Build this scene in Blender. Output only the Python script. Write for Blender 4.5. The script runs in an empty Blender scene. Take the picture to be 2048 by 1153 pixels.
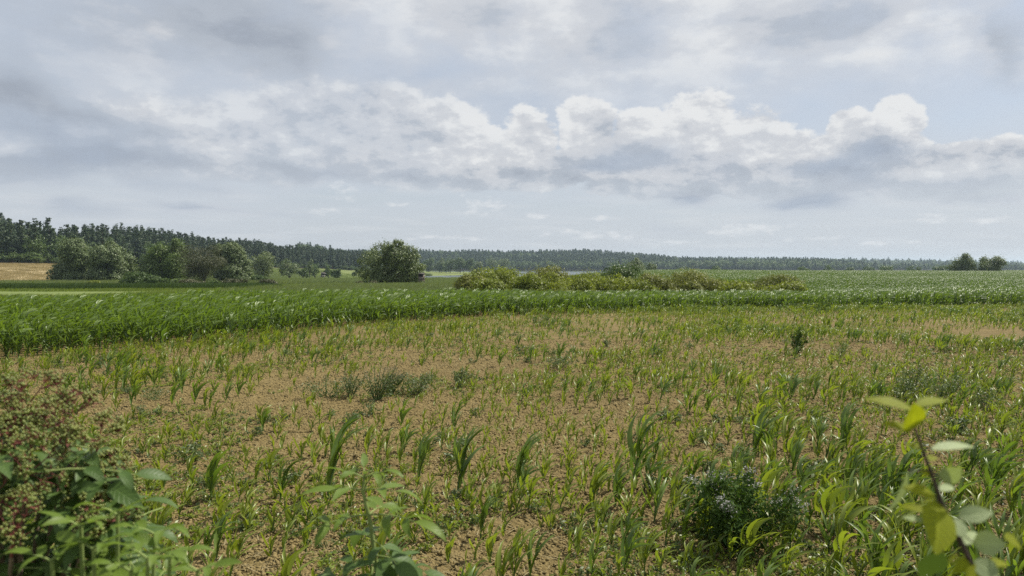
import bpy, math, random
import numpy as np
from mathutils import Vector, Matrix

scene = bpy.context.scene
COL = scene.collection
R = math.radians
F = 1409.0          # focal length in photo pixels (2048 wide)
HOR = 532.0         # photo row of the true horizon
EYE = 3.0           # eye height above the field

# ------------------------------------------------------------------ camera
cam_data = bpy.data.cameras.new("camera")
cam_data.lens = 36.0 * F / 2048.0
cam_data.sensor_width = 36.0
cam_data.clip_start = 0.05
cam_data.clip_end = 20000.0
cam_data.dof.use_dof = True
cam_data.dof.focus_distance = 12.0
cam_data.dof.aperture_fstop = 4.6
cam = bpy.data.objects.new("camera", cam_data)
cam.location = (0, 0, EYE)
cam.rotation_euler = (R(90 - 1.81), 0, 0)
COL.objects.link(cam)
scene.camera = cam

# ------------------------------------------------------------------ exposure, sampling
scene.view_settings.view_transform = 'Standard'
scene.view_settings.look = 'None'
scene.view_settings.exposure = 0.46
scene.view_settings.gamma = 1.0
scene.view_settings.use_curve_mapping = False
scene.render.engine = 'CYCLES'
cy = scene.cycles
cy.max_bounces = 5
cy.diffuse_bounces = 2
cy.glossy_bounces = 2
cy.transmission_bounces = 3
cy.volume_bounces = 0
cy.transparent_max_bounces = 4
cy.caustics_reflective = False
cy.caustics_refractive = False
cy.use_denoising = False
cy.sample_clamp_indirect = 4.0

# ------------------------------------------------------------------ sun
SUN_EL, SUN_AZ = R(54), R(62)
to_sun = Vector((math.cos(SUN_EL) * math.sin(SUN_AZ), math.cos(SUN_EL) * math.cos(SUN_AZ), math.sin(SUN_EL)))
sun_data = bpy.data.lights.new("sun", 'SUN')
sun_data.energy = 4.9
sun_data.angle = R(0.6)
sun_data.color = (1.0, 0.94, 0.83)
sun = bpy.data.objects.new("sun", sun_data)
sun.rotation_euler = to_sun.to_track_quat('Z', 'Y').to_euler()
sun.location = (30, 10, 60)
COL.objects.link(sun)

# ------------------------------------------------------------------ node expression helper
class E:
    """scalar socket with arithmetic, so that node trees read as formulas"""
    nt = None
    def __init__(s, sock): s.s = sock
    @staticmethod
    def m(op, *args, clamp=False):
        n = E.nt.nodes.new('ShaderNodeMath'); n.operation = op; n.use_clamp = clamp
        for i, a in enumerate(args):
            if isinstance(a, E): E.nt.links.new(a.s, n.inputs[i])
            else: n.inputs[i].default_value = float(a)
        return E(n.outputs[0])
    def __add__(s, o): return E.m('ADD', s, o)
    __radd__ = __add__
    def __sub__(s, o): return E.m('SUBTRACT', s, o)
    def __rsub__(s, o): return E.m('SUBTRACT', o, s)
    def __mul__(s, o): return E.m('MULTIPLY', s, o)
    __rmul__ = __mul__
    def __truediv__(s, o): return E.m('DIVIDE', s, o)
    def __rtruediv__(s, o): return E.m('DIVIDE', o, s)
    def max(s, o): return E.m('MAXIMUM', s, o)
    def min(s, o): return E.m('MINIMUM', s, o)
    def clamp(s): return E.m('ADD', s, 0.0, clamp=True)
    def abs(s): return E.m('ABSOLUTE', s)
    def pow(s, p): return E.m('POWER', s, p)
    def smooth(s, a, b):
        n = E.nt.nodes.new('ShaderNodeMapRange'); n.interpolation_type = 'SMOOTHSTEP'
        E.nt.links.new(s.s, n.inputs['Value'])
        n.inputs['From Min'].default_value = a; n.inputs['From Max'].default_value = b
        n.inputs['To Min'].default_value = 0; n.inputs['To Max'].default_value = 1
        return E(n.outputs[0])

def combine(x, y, z):
    n = E.nt.nodes.new('ShaderNodeCombineXYZ')
    for i, a in enumerate((x, y, z)):
        if isinstance(a, E): E.nt.links.new(a.s, n.inputs[i])
        else: n.inputs[i].default_value = a
    return n.outputs[0]

def noise(vec, scale, detail=6.0, rough=0.55, distort=0.0, color=False, lac=2.0):
    n = E.nt.nodes.new('ShaderNodeTexNoise')
    if vec is not None: E.nt.links.new(vec, n.inputs['Vector'])
    n.inputs['Scale'].default_value = scale; n.inputs['Detail'].default_value = detail
    n.inputs['Roughness'].default_value = rough; n.inputs['Distortion'].default_value = distort
    n.inputs['Lacunarity'].default_value = lac
    return n.outputs['Color'] if color else E(n.outputs[0])

def mixc(fac, a, b):
    n = E.nt.nodes.new('ShaderNodeMix'); n.data_type = 'RGBA'; n.clamp_factor = True
    if isinstance(fac, E): E.nt.links.new(fac.s, n.inputs[0])
    else: n.inputs[0].default_value = fac
    for i, c in ((6, a), (7, b)):
        if isinstance(c, tuple): n.inputs[i].default_value = (c[0], c[1], c[2], 1)
        else: E.nt.links.new(c, n.inputs[i])
    return n.outputs[2]

# ------------------------------------------------------------------ sky: Nishita with procedural cloud layers, in azimuth and elevation
def build_world():
    w = bpy.data.worlds.new("World"); scene.world = w; w.use_nodes = True
    nt = w.node_tree; nt.nodes.clear(); E.nt = nt
    out = nt.nodes.new('ShaderNodeOutputWorld'); bg = nt.nodes.new('ShaderNodeBackground')
    nt.links.new(bg.outputs[0], out.inputs[0])
    sky = nt.nodes.new('ShaderNodeTexSky'); sky.sky_type = 'NISHITA'; sky.sun_disc = False
    sky.sun_elevation = SUN_EL; sky.sun_rotation = SUN_AZ
    sky.air_density = 1.0; sky.dust_density = 1.5; sky.ozone_density = 1.2
    tc = nt.nodes.new('ShaderNodeTexCoord')
    sep = nt.nodes.new('ShaderNodeSeparateXYZ'); nt.links.new(tc.outputs['Generated'], sep.inputs[0])
    x, y, z = (E(o) for o in sep.outputs)
    az0 = E.m('ARCTAN2', x, y)
    el0 = E.m('ARCSINE', z)
    # the cloud banks in front repeat, mirrored, all the way round
    az = E.m('PINGPONG', az0 + (0.70 + 1.40 * 4), 1.40) - 0.70
    # noise domain: direction on a cylinder, elevation stretched (clouds are wider than tall)
    v = combine(x, y, el0 * 1.8)
    wc = noise(v, 3.2, 5, 0.55, color=True)
    ws = nt.nodes.new('ShaderNodeSeparateColor'); nt.links.new(wc, ws.inputs[0])
    wc2 = noise(v, 14.0, 6, 0.6, color=True)
    ws2 = nt.nodes.new('ShaderNodeSeparateColor'); nt.links.new(wc2, ws2.inputs[0])
    wx, wy = E(ws.outputs[0]) - 0.5, E(ws.outputs[1]) - 0.5
    wx2, wy2 = E(ws2.outputs[0]) - 0.5, E(ws2.outputs[1]) - 0.5
    lowel = el0.smooth(0.0, 0.16) * 0.8 + 0.2        # less warp close to the horizon
    a_ = az + (wx * 0.10 + wx2 * 0.035) * lowel
    e_ = el0 + (wy * 0.065 + wy2 * 0.03) * lowel
    a_s = az + (wx * 0.03 + wx2 * 0.030) * lowel     # crisper set for the heaped clouds
    e_s = el0 + (wy * 0.022 + wy2 * 0.030) * lowel

    def conv(px, py, rx, ry):
        t = math.atan((px - 1024) / F); c = math.cos(t)
        return t, math.atan((HOR - py) / F * c), rx / F * c * c, ry / F * c
    def vm(op, *args):
        n = nt.nodes.new('ShaderNodeVectorMath'); n.operation = op
        for i, a in enumerate(args):
            if isinstance(a, E): nt.links.new(a.s, n.inputs[i])
            elif isinstance(a, tuple): n.inputs[i].default_value = a
            else: nt.links.new(a, n.inputs[i])
        return n.outputs['Value'] if op in ('LENGTH', 'DOT_PRODUCT') else n.outputs[0]
    def crisp(blobs, a, e):
        """1 - distance to the nearest of many ellipses, in units of their radii"""
        p = combine(a, e, 0.0); tot = None
        for b in blobs:
            t, l, rx, ry = conv(*b[:4])
            q = vm('MULTIPLY_ADD', p, (1 / rx, 1 / ry, 0), (-t / rx, -l / ry, 0))
            d = E(vm('LENGTH', q))
            tot = d if tot is None else tot.min(d)
        return 1.0 - tot * tot
    def soft_np(blobs, A, L):
        out = np.zeros_like(A)
        for b in blobs:
            t, l, rx, ry = conv(*b[:4]); k = b[4] if len(b) > 4 else 1.0
            q = np.maximum(0, 1 - ((A - t) / rx) ** 2 - ((L - l) / ry) ** 2)
            out += q * q * k
        return out
    def hard_np(blobs, A, L):
        out = np.full_like(A, -3.0)
        for b in blobs:
            t, l, rx, ry = conv(*b[:4])
            out = np.maximum(out, 1 - ((A - t) / rx) ** 2 - ((L - l) / ry) ** 2)
        return out
    ROWS = [(HOR - v) / F * 0.97 for v in (505, 480, 460, 440, 426, 413, 392, 372, 352, 332, 310, 280, 245, 205, 155, 100, 40, -40, -140)]
    def table(layers, lit, a, e):
        """soft masks by azimuth (colour ramps) and elevation (hat weights between the ramps)"""
        n_st = 32; azs = np.linspace(-0.70, 0.70, n_st)
        fac = (a + 0.70) * (1 / 1.40)
        col = None; alpha = None
        for k, row in enumerate(ROWS):
            up = E.m('MULTIPLY_ADD', e, 1 / (row - ROWS[k - 1]), -ROWS[k - 1] / (row - ROWS[k - 1]), clamp=True) if k else None
            dn = E.m('MULTIPLY_ADD', e, -1 / (ROWS[k + 1] - row), ROWS[k + 1] / (ROWS[k + 1] - row), clamp=True) if k + 1 < len(ROWS) else None
            wgt = dn if up is None else (up if dn is None else up.min(dn))
            A = azs; L = np.full(n_st, row)
            vals = [soft_np(b, A, L) for b in layers]; lv = lit(A, L)
            r = nt.nodes.new('ShaderNodeValToRGB'); nt.links.new(fac.s, r.inputs[0]); cr = r.color_ramp; cr.interpolation = 'LINEAR'
            for i in range(1, n_st - 1): cr.elements.new(i / (n_st - 1))
            for i in range(n_st):
                cr.elements[i].color = (min(vals[0][i], 2) / 2, min(vals[1][i], 2) / 2, min(vals[2][i], 2) / 2, min(max(lv[i] * 0.5 + 0.5, 0), 1))
            if col is None:
                col = vm('MULTIPLY', r.outputs[0], wgt); alpha = E(r.outputs[1]) * wgt
            else:
                col = vm('MULTIPLY_ADD', r.outputs[0], wgt, col); alpha = E.m('MULTIPLY_ADD', E(r.outputs[1]), wgt, alpha)
        sp = nt.nodes.new('ShaderNodeSeparateXYZ'); nt.links.new(col, sp.inputs[0])
        return [E(o) * 2.0 for o in sp.outputs] + [alpha * 2.0 - 1.0]

    heaps = [(1058, 300, 72, 82), (1085, 345, 120, 45), (1178, 268, 66, 78), (1190, 325, 100, 42),
             (1290, 300, 88, 88), (1385, 275, 98, 92), (1330, 335, 150, 45), (1500, 300, 98, 82), (1570, 325, 85, 62),
             (1480, 350, 170, 40), (1700, 275, 62, 62), (1785, 250, 68, 56), (1660, 325, 100, 50), (1775, 305, 95, 60),
             (1850, 330, 70, 48), (1920, 330, 90, 60), (2010, 325, 90, 65), (2120, 320, 120, 70),
             (890, 270, 105, 82), (770, 250, 120, 88), (650, 245, 130, 95), (970, 315, 110, 65), (820, 335, 190, 52),
             (540, 245, 150, 80), (560, 325, 170, 55), (430, 260, 160, 75), (420, 330, 150, 42), (300, 265, 150, 75), (270, 330, 140, 40), (160, 300, 120, 55), (60, 330, 130, 36), (690, 300, 130, 70), (930, 345, 150, 42), (1040, 350, 120, 40), (1330, 370, 200, 34), (1600, 370, 220, 34), (1900, 375, 200, 40), (2050, 350, 120, 60)]
    puffs = [(690, 388, 34, 22), (968, 412, 58, 22), (940, 420, 30, 14), (1072, 436, 26, 9), (1180, 468, 95, 10), (1230, 472, 40, 8),
             (1500, 458, 110, 13), (1470, 452, 40, 10), (1860, 438, 60, 12), (1980, 440, 90, 10), (1620, 480, 70, 7), (1740, 486, 110, 6),
             (1190, 438, 20, 7), (660, 425, 50, 9), (790, 408, 26, 6), (880, 478, 90, 6), (1360, 484, 60, 6)]
    # cover of the heaped clouds: crisp towards the top, dissolving below
    hs = crisp(heaps, a_s, e_s)
    fb = noise(v, 22.0, 9, 0.62)
    fbs = noise(combine(x + 0.012, y, el0 * 1.8 + 0.022), 22.0, 9, 0.62)
    big = noise(v, 7.0, 7, 0.58)
    deckf = noise(combine(x + 3.0, y, el0 * 2.4), 10.0, 8, 0.6)
    leftdark = 1.0 - az.smooth(-0.75, -0.2)
    right = az.smooth(-0.28, 0.0)
    edge = hs.max(-2.0) + (fb - 0.5) * 1.5
    hc = edge.smooth(0.06, 0.34)
    hc_soft = edge.smooth(-0.1, 0.75)
    base = e_s.smooth(0.075, 0.135)                  # the banks dissolve towards their bases
    hcov = (hc * right + hc_soft * (1.0 - right)) * (base * 0.75 + 0.25)
    # grey undersides and decks
    dark = [(500, 60, 230, 85, .8), (590, 110, 100, 62, .4), (280, 45, 210, 62, .45), (100, 60, 150, 60, .25),
            (30, 215, 210, 65, .8), (170, 270, 190, 50, .7), (30, 160, 150, 60, .35), (260, 325, 190, 30, .6), (110, 335, 200, 34, .6),
            (60, 372, 160, 16, .5), (140, 418, 75, 13, .75), (240, 425, 70, 10, .45), (400, 420, 95, 13, .6), (470, 392, 60, 13, .4), (560, 428, 60, 9, .55),
            (330, 382, 110, 12, .35), (1215, 75, 85, 55, .6), (1640, 65, 150, 48, .6), (1560, 95, 70, 34, .3), (2010, 90, 75, 75, .85), (1730, 15, 90, 40, .35),
            (1000, 20, 60, 40, .4), (890, 20, 60, 40, .3),
            (1175, 332, 90, 22, .55), (1275, 318, 75, 38, .85), (1430, 338, 90, 17, .6), (1345, 300, 40, 20, .2), (1500, 285, 60, 24, .3),
            (1640, 335, 100, 14, .7), (1765, 312, 75, 26, 1.0), (1700, 345, 110, 14, .6), (1720, 368, 95, 18, .9), (1380, 390, 65, 13, .9),
            (1640, 408, 100, 15, .9), (1560, 412, 70, 9, .4), (1900, 370, 60, 12, .4), (1970, 410, 90, 12, .45), (2040, 370, 40, 10, .4),
            (800, 345, 70, 14, .45), (650, 352, 70, 10, .4), (560, 318, 40, 14, .3), (1010, 275, 30, 25, .2), (1940, 460, 60, 8, .35), (1350, 458, 50, 9, .35),
            (800, 280, 60, 30, .3), (1190, 475, 60, 5, .3)]
    pale = [(790, 60, 120, 60, .5), (230, 175, 150, 50, .45), (120, 110, 90, 40, .35), (1050, 100, 110, 90, .45), (1340, 130, 110, 50, .5), (1560, 150, 150, 38, .6),
            (1740, 110, 110, 50, .55), (1960, 45, 60, 50, .9), (1940, 80, 45, 35, .6), (1420, 40, 120, 40, .4), (1560, 30, 70, 40, .5), (330, 240, 120, 40, .35),
            (700, 330, 60, 40, .35), (390, 300, 90, 30, .45), (60, 300, 90, 18, .45), (440, 345, 60, 18, .3), (1850, 130, 100, 30, .3), (650, 110, 60, 40, .3)]
    blue = [(1090, 200, 130, 60, .5), (1010, 180, 70, 50, .3), (1330, 170, 120, 30, .25), (1610, 235, 45, 60, .6), (1930, 225, 130, 50, .5), (2040, 180, 70, 18, .6), (830, 140, 120, 40, .3),
            (415, 272, 22, 12, .35), (700, 395, 160, 16, .5), (860, 400, 100, 16, .45), (1150, 410, 170, 14, .4), (980, 5, 30, 20, .5), (1480, 425, 60, 10, .2), (760, 20, 60, 30, .25)]
    sd = 0.016
    litf = lambda A, L: np.clip(hard_np(heaps, A - sd, L - sd * 1.1), 0, 1) - np.clip(hard_np(heaps, A, L), 0, 1)
    dark = [(x_, y_, rx * 1.45, ry * 1.5, k * .72) if y_ < 290 else (x_, y_, rx * 1.2, ry * 1.15, k * .9) for x_, y_, rx, ry, k in dark]
    pale = [(x_, y_, rx * 1.25, ry * 1.25, k * .9) for x_, y_, rx, ry, k in pale]
    dk, pl, bl, litm = table((dark, pale, blue), litf, a_, e_)
    dk = dk * (big * 1.7 + fb * 1.2 - 0.2).max(0.0)
    pl = pl * (big * 1.4 + fb * 1.0 - 0.2).max(0.0)
    lit = litm * 0.6 + (fb - fbs) * 1.3
    # vertical position in the bank: tops lit, bases grey
    vert = (e_s * (1 / 0.235)).smooth(0.42, 1.06)
    htone = (0.66 + vert * 0.20 + lit * 0.85 + (big - 0.5) * 0.8 + (fb - 0.5) * 0.35) * right + (0.70 - leftdark * 0.10 + lit * 1.0 + (big - 0.5) * 1.0 + (deckf - 0.5) * 0.7 + (fb - 0.5) * 0.35) * (1.0 - right)


    # colours as sky radiance
    clear = nt.nodes.new('ShaderNodeMix'); clear.data_type = 'RGBA'; clear.blend_type = 'MULTIPLY'; clear.inputs[0].default_value = 1
    nt.links.new(sky.outputs[0], clear.inputs[6]); clear.inputs[7].default_value = (0.085, 0.085, 0.085, 1)
    veil_n = noise(v, 2.3, 8, 0.6)
    streak = noise(combine(x, y, el0 * 9.0), 9.0, 6, 0.6)
    veil = (veil_n.smooth(0.25, 0.7) * 0.25 + 0.62 - bl * 0.45 + pl * 0.3)
    hz = 1.0 - el0.smooth(-0.02, 0.2)
    c = mixc(veil, clear.outputs[2], (0.450, 0.485, 0.540))
    c = mixc(hz * 0.75, c, (0.445, 0.478, 0.520))
    c = mixc((streak.smooth(0.45, 0.75)) * hz * 0.6, c, (0.53, 0.55, 0.57))
    # high grey and white deck
    deckn = noise(v, 5.0, 8, 0.6)
    deckc = (deckn.smooth(0.3, 0.62) * el0.smooth(0.16, 0.30) * 0.9).max((dk * 1.3 + (deckf - 0.5) * 3.0 * dk).clamp()).max((pl * 1.5 + (deckn - 0.5) * 2.0 * pl).clamp())
    tone_d = 0.66 - leftdark * 0.12 + pl * 0.75 - dk.min(1.0) * 0.52 + (deckn - 0.5) * 0.7 + (deckf - 0.5) * 1.15 + (fb - 0.5) * 0.55

    def ramp(t):
        n = nt.nodes.new('ShaderNodeValToRGB'); nt.links.new(t.s, n.inputs[0])
        cr = n.color_ramp; cr.interpolation = 'EASE'
        cr.elements[0].position = 0.0; cr.elements[0].color = (0.262, 0.292, 0.342, 1)
        cr.elements[1].position = 1.0; cr.elements[1].color = (0.61, 0.618, 0.622, 1)
        e = cr.elements.new(0.35); e.color = (0.338, 0.370, 0.418, 1)
        e = cr.elements.new(0.65); e.color = (0.468, 0.484, 0.512, 1)
        return n.outputs[0]
    c = mixc(deckc * 0.9, c, ramp(tone_d))
    ht = htone - dk.min(1.2) * 0.6 + pl * 0.15
    c = mixc(hcov * (0.55 + 0.42 * right), c, ramp(ht))
    dk_low = dk * (1.0 - e_.smooth(0.15, 0.2))
    c = mixc((dk_low * 1.2 + (fb - 0.5) * dk_low * 2.0).clamp() * 0.5, c, (0.33, 0.385, 0.47))
    ps = crisp(puffs, az + wx2 * 0.05, el0 + wy2 * 0.02)
    fp = noise(combine(x, y, el0 * 2.6), 34.0, 7, 0.62)
    pc = (ps.max(-1.5) * 0.5 + (fp - 0.5) * 3.2).smooth(0.05, 0.9)
    c = mixc(pc * 0.55, c, (0.62, 0.63, 0.64))
    # ground colour below the horizon
    c = mixc((el0 * -30.0).clamp(), c, (0.12, 0.13, 0.09))
    nt.links.new(c, bg.inputs[0]); bg.inputs[1].default_value = 0.96
    w.cycles.sampling_method = 'MANUAL'; w.cycles.sample_map_resolution = 512
build_world()

# ------------------------------------------------------------------ mesh helpers
rng = np.random.RandomState(7)
def S(a, b, x):
    t = np.clip((np.asarray(x, float) - a) / (b - a), 0, 1); return t * t * (3 - 2 * t)

class MB:
    """collects vertices, quads and triangles (with material slot) for ONE mesh"""
    def __init__(s): s.v = []; s.f = []; s.mi = []; s.n = 0
    def add(s, v, f, slot=0):
        v = np.asarray(v, float).reshape(-1, 3); f = np.asarray(f, int)
        s.v.append(v); s.f.append(f + s.n); s.mi.append(np.full(len(f), slot, int)); s.n += len(v)
        return s
    def mesh(s, name, mats, smooth=False):
        me = bpy.data.meshes.new(name)
        V = np.concatenate(s.v)
        loops = np.concatenate([f.ravel() for f in s.f]).astype(np.int32)
        tot = np.concatenate([np.full(len(f), f.shape[1], np.int32) for f in s.f])
        start = np.concatenate(([0], np.cumsum(tot)[:-1])).astype(np.int32)
        me.vertices.add(len(V)); me.vertices.foreach_set('co', V.astype(np.float32).ravel())
        me.loops.add(len(loops)); me.loops.foreach_set('vertex_index', loops)
        me.polygons.add(len(tot)); me.polygons.foreach_set('loop_start', start); me.polygons.foreach_set('loop_total', tot)
        me.polygons.foreach_set('material_index', np.concatenate(s.mi).astype(np.int32))
        if smooth: me.polygons.foreach_set('use_smooth', np.ones(len(tot), bool))
        for m in (mats if isinstance(mats, (list, tuple)) else [mats]): me.materials.append(m)
        me.update(); me.validate()
        return me

def link(name, data, parent=None, loc=(0, 0, 0), rot=(0, 0, 0), scl=1.0):
    o = bpy.data.objects.new(name, data); COL.objects.link(o)
    if parent is not None: o.parent = parent
    o.location = loc; o.rotation_euler = rot
    o.scale = (scl,) * 3 if np.isscalar(scl) else scl
    return o
def tag(o, label=None, cat=None, group=None, kind=None):
    if label: o['label'] = label
    if cat: o['category'] = cat
    if group: o['group'] = group
    if kind: o['kind'] = kind
    return o

def norm(a):
    a = np.asarray(a, float); return a / (np.linalg.norm(a, axis=-1, keepdims=True) + 1e-9)

def tube(path, radii, k=6):
    """tapered tube along a path; returns vertices and quads"""
    path = np.asarray(path, float); n = len(path)
    radii = np.broadcast_to(np.asarray(radii, float), (n,))
    t = norm(np.gradient(path, axis=0))
    ref = np.where(np.abs(t[:, 2:3]) > 0.9, np.array([[1.0, 0, 0]]), np.array([[0, 0, 1.0]]))
    a = norm(np.cross(t, ref)); b = np.cross(t, a)
    an = np.linspace(0, 2 * np.pi, k, endpoint=False)
    V = path[:, None] + radii[:, None, None] * (np.cos(an)[None, :, None] * a[:, None] + np.sin(an)[None, :, None] * b[:, None])
    i = np.arange(n - 1)[:, None] * k; j = np.arange(k)[None]; j2 = (j + 1) % k
    q = np.stack([i + j, i + j2, i + k + j2, i + k + j], -1).reshape(-1, 4)
    return V.reshape(-1, 3), q

def strip(center, width, side, up, fold=0.0):
    """leaf blade: a folded strip, 3 vertices across"""
    c = np.asarray(center, float); n = len(c); w = np.asarray(width, float)[:, None] * 0.5
    V = np.stack([c - side * w + up * w * fold, c, c + side * w + up * w * fold], 1).reshape(-1, 3)
    i = np.arange(n - 1) * 3
    q = np.concatenate([np.stack([i, i + 3, i + 4, i + 1], -1), np.stack([i + 1, i + 4, i + 5, i + 2], -1)])
    return V, q

def box(c, s, rot=None):
    c = np.asarray(c, float); s = np.asarray(s, float) / 2
    v = np.array([[x, y, z] for z in (-1, 1) for y in (-1, 1) for x in (-1, 1)], float) * s
    if rot is not None: v = v @ np.array(rot).T
    f = [[0, 2, 3, 1], [4, 5, 7, 6], [0, 1, 5, 4], [2, 6, 7, 3], [0, 4, 6, 2], [1, 3, 7, 5]]
    return v + c, f

VEINED = {}
def set_blade(me, n):
    """store position across and along a 3-wide strip, for the vein pattern"""
    at = me.attributes.new('blade', 'FLOAT_VECTOR', 'POINT'); t = np.repeat(np.linspace(0, 1, n), 3); ac = np.tile([-1.0, 0.0, 1.0], n)
    at.data.foreach_set('vector', np.stack([ac, t, 0 * t], 1).astype(np.float32).ravel())

def hash2(ix, iy, seed):
    h = (ix.astype(np.int64) * 374761393 + iy.astype(np.int64) * 668265263 + seed * 69069) & 0x7fffffff
    h = (h ^ (h >> 13)) * 1274126177 & 0x7fffffff
    return ((h ^ (h >> 16)) & 0xffff) / 65535.0
def vnoise(x, y, seed=0):
    x = np.asarray(x, float); y = np.asarray(y, float)
    ix = np.floor(x); iy = np.floor(y); fx = x - ix; fy = y - iy
    fx = fx * fx * (3 - 2 * fx); fy = fy * fy * (3 - 2 * fy)
    a = hash2(ix, iy, seed); b = hash2(ix + 1, iy, seed); c = hash2(ix, iy + 1, seed); d = hash2(ix + 1, iy + 1, seed)
    return (a * (1 - fx) + b * fx) * (1 - fy) + (c * (1 - fx) + d * fx) * fy
def fbm(x, y, seed=0, o=4):
    s = 0; a = 0.5; t = 0
    for k in range(o):
        s = s + a * vnoise(np.asarray(x) * 2 ** k, np.asarray(y) * 2 ** k, seed + k * 17); t += a; a *= 0.5
    return s / t

# ------------------------------------------------------------------ materials
def new_mat(name):
    m = bpy.data.materials.new(name); m.use_nodes = True
    nt = m.node_tree; nt.nodes.clear(); E.nt = nt
    out = nt.nodes.new('ShaderNodeOutputMaterial')
    return m, nt, out
def principled(nt, rough=0.6, spec=0.4):
    p = nt.nodes.new('ShaderNodeBsdfPrincipled')
    p.inputs['Roughness'].default_value = rough; p.inputs['Specular IOR Level'].default_value = spec
    return p
def leaf_mat(name, ca, cb, transl=0.35, rough=0.45, spec=0.4, tcol=(1.25, 1.3, 0.5), back=None, nscale=2.0, island=True, veins=0.0):
    """leaf: colour varies by leaf, by plant and gently over space; light passes through the blade"""
    m, nt, out = new_mat(name)
    geo = nt.nodes.new('ShaderNodeNewGeometry'); oi = nt.nodes.new('ShaderNodeObjectInfo')
    f = E(oi.outputs['Random']) * 0.45
    if island: f = f + E(geo.outputs['Random Per Island']) * 0.55
    else:
        f = f + noise(geo.outputs['Position'], nscale, 3) * 0.55
    c = mixc(f, ca, cb)
    if back is not None: c = mixc(E(geo.outputs['Backfacing']) * 0.8, c, back)
    p = principled(nt, rough, spec)
    if veins:
        at = nt.nodes.new('ShaderNodeAttribute'); at.attribute_name = 'blade'; sp = nt.nodes.new('ShaderNodeSeparateXYZ'); nt.links.new(at.outputs['Vector'], sp.inputs[0])
        ac = E(sp.outputs[0]).abs(); w_ = E.m('PINGPONG', E(sp.outputs[1]) * 8.0 - ac * 1.6 + 10.0, 0.5)
        vn = (1.0 - w_.smooth(0.0, 0.16)).max(1.0 - ac.smooth(0.02, 0.09)); mott = noise(geo.outputs['Position'], 90.0, 3)
        c = mixc(vn * veins, c, tuple(min(1, q_ * 1.9) for q_ in cb)); c = mixc(mott.smooth(0.5, 0.75) * 0.3, c, tuple(q_ * .7 for q_ in ca))
        bp = nt.nodes.new('ShaderNodeBump'); bp.inputs['Strength'].default_value = 0.5; bp.inputs['Distance'].default_value = 0.001; bp.invert = True
        nt.links.new(vn.s, bp.inputs['Height']); nt.links.new(bp.outputs[0], p.inputs['Normal'])
    nt.links.new(c, p.inputs['Base Color'])
    tr = nt.nodes.new('ShaderNodeBsdfTranslucent')
    tm = nt.nodes.new('ShaderNodeMix'); tm.data_type = 'RGBA'; tm.blend_type = 'MULTIPLY'; tm.inputs[0].default_value = 1
    nt.links.new(c, tm.inputs[6]); tm.inputs[7].default_value = (*tcol, 1); nt.links.new(tm.outputs[2], tr.inputs[0])
    mx = nt.nodes.new('ShaderNodeMixShader'); mx.inputs[0].default_value = transl
    nt.links.new(p.outputs[0], mx.inputs[1]); nt.links.new(tr.outputs[0], mx.inputs[2])
    nt.links.new(mx.outputs[0], out.inputs[0])
    return m
def plain_mat(name, ca, cb, scale=8.0, rough=0.75, spec=0.3, bump=0.0, stretch=(1, 1, 1)):
    m, nt, out = new_mat(name)
    tc = nt.nodes.new('ShaderNodeTexCoord'); mp = nt.nodes.new('ShaderNodeMapping'); mp.inputs['Scale'].default_value = stretch
    nt.links.new(tc.outputs['Object'], mp.inputs[0])
    f = noise(mp.outputs[0], scale, 6, 0.6)
    c = mixc(f.smooth(0.3, 0.7), ca, cb); p = principled(nt, rough, spec); nt.links.new(c, p.inputs['Base Color'])
    if bump:
        b = nt.nodes.new('ShaderNodeBump'); b.inputs['Strength'].default_value = bump; b.inputs['Distance'].default_value = 0.02
        nt.links.new(f.s, b.inputs['Height']); nt.links.new(b.outputs[0], p.inputs['Normal'])
    nt.links.new(p.outputs[0], out.inputs[0])
    return m

M = {}
M['maize'] = leaf_mat('maize_leaf', (0.084, 0.150, 0.026), (0.165, 0.236, 0.046), 0.40, 0.45, 0.6)
M['maize_young'] = leaf_mat('young_maize_leaf', (0.135, 0.195, 0.026), (0.245, 0.285, 0.044), 0.42, 0.40, 0.45)
M['stalk'] = plain_mat('maize_stalk', (0.06, 0.12, 0.03), (0.11, 0.16, 0.05), 12)
M['bark'] = plain_mat('bark', (0.05, 0.042, 0.033), (0.12, 0.10, 0.08), 3, bump=0.4, stretch=(3, 3, 0.6))
M['pine_bark'] = plain_mat('pine_bark', (0.09, 0.055, 0.035), (0.20, 0.12, 0.07), 2, bump=0.4, stretch=(3, 3, 0.6))
M['pale_bark'] = plain_mat('pale_bark', (0.22, 0.21, 0.19), (0.36, 0.35, 0.32), 2, stretch=(2, 2, 0.6))
M['willow'] = leaf_mat('willow_foliage', (0.092, 0.130, 0.032), (0.190, 0.222, 0.068), 0.25, 0.5, 0.35, back=(0.14, 0.18, 0.08))
M['silver'] = leaf_mat('silver_willow_foliage', (0.085, 0.125, 0.040), (0.170, 0.205, 0.078), 0.22, 0.5, 0.35, back=(0.13, 0.175, 0.075))
M['broad'] = leaf_mat('broadleaf_foliage', (0.048, 0.092, 0.018), (0.110, 0.158, 0.034), 0.25, 0.5, 0.35)
M['dull'] = leaf_mat('dull_foliage', (0.050, 0.062, 0.026), (0.100, 0.098, 0.045), 0.22, 0.55, 0.3)
M['golden'] = leaf_mat('golden_shrub_foliage', (0.118, 0.158, 0.022), (0.230, 0.258, 0.042), 0.40, 0.5, 0.3)
M['golden_dull'] = leaf_mat('brownish_shrub_foliage', (0.108, 0.132, 0.026), (0.205, 0.212, 0.048), 0.28, 0.55, 0.3)
M['hedge'] = leaf_mat('green_bush_foliage', (0.045, 0.085, 0.020), (0.095, 0.140, 0.035), 0.28, 0.5, 0.3)
M['needle'] = leaf_mat('pine_needles', (0.020, 0.042, 0.016), (0.055, 0.082, 0.032), 0.12, 0.55, 0.25)
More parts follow.
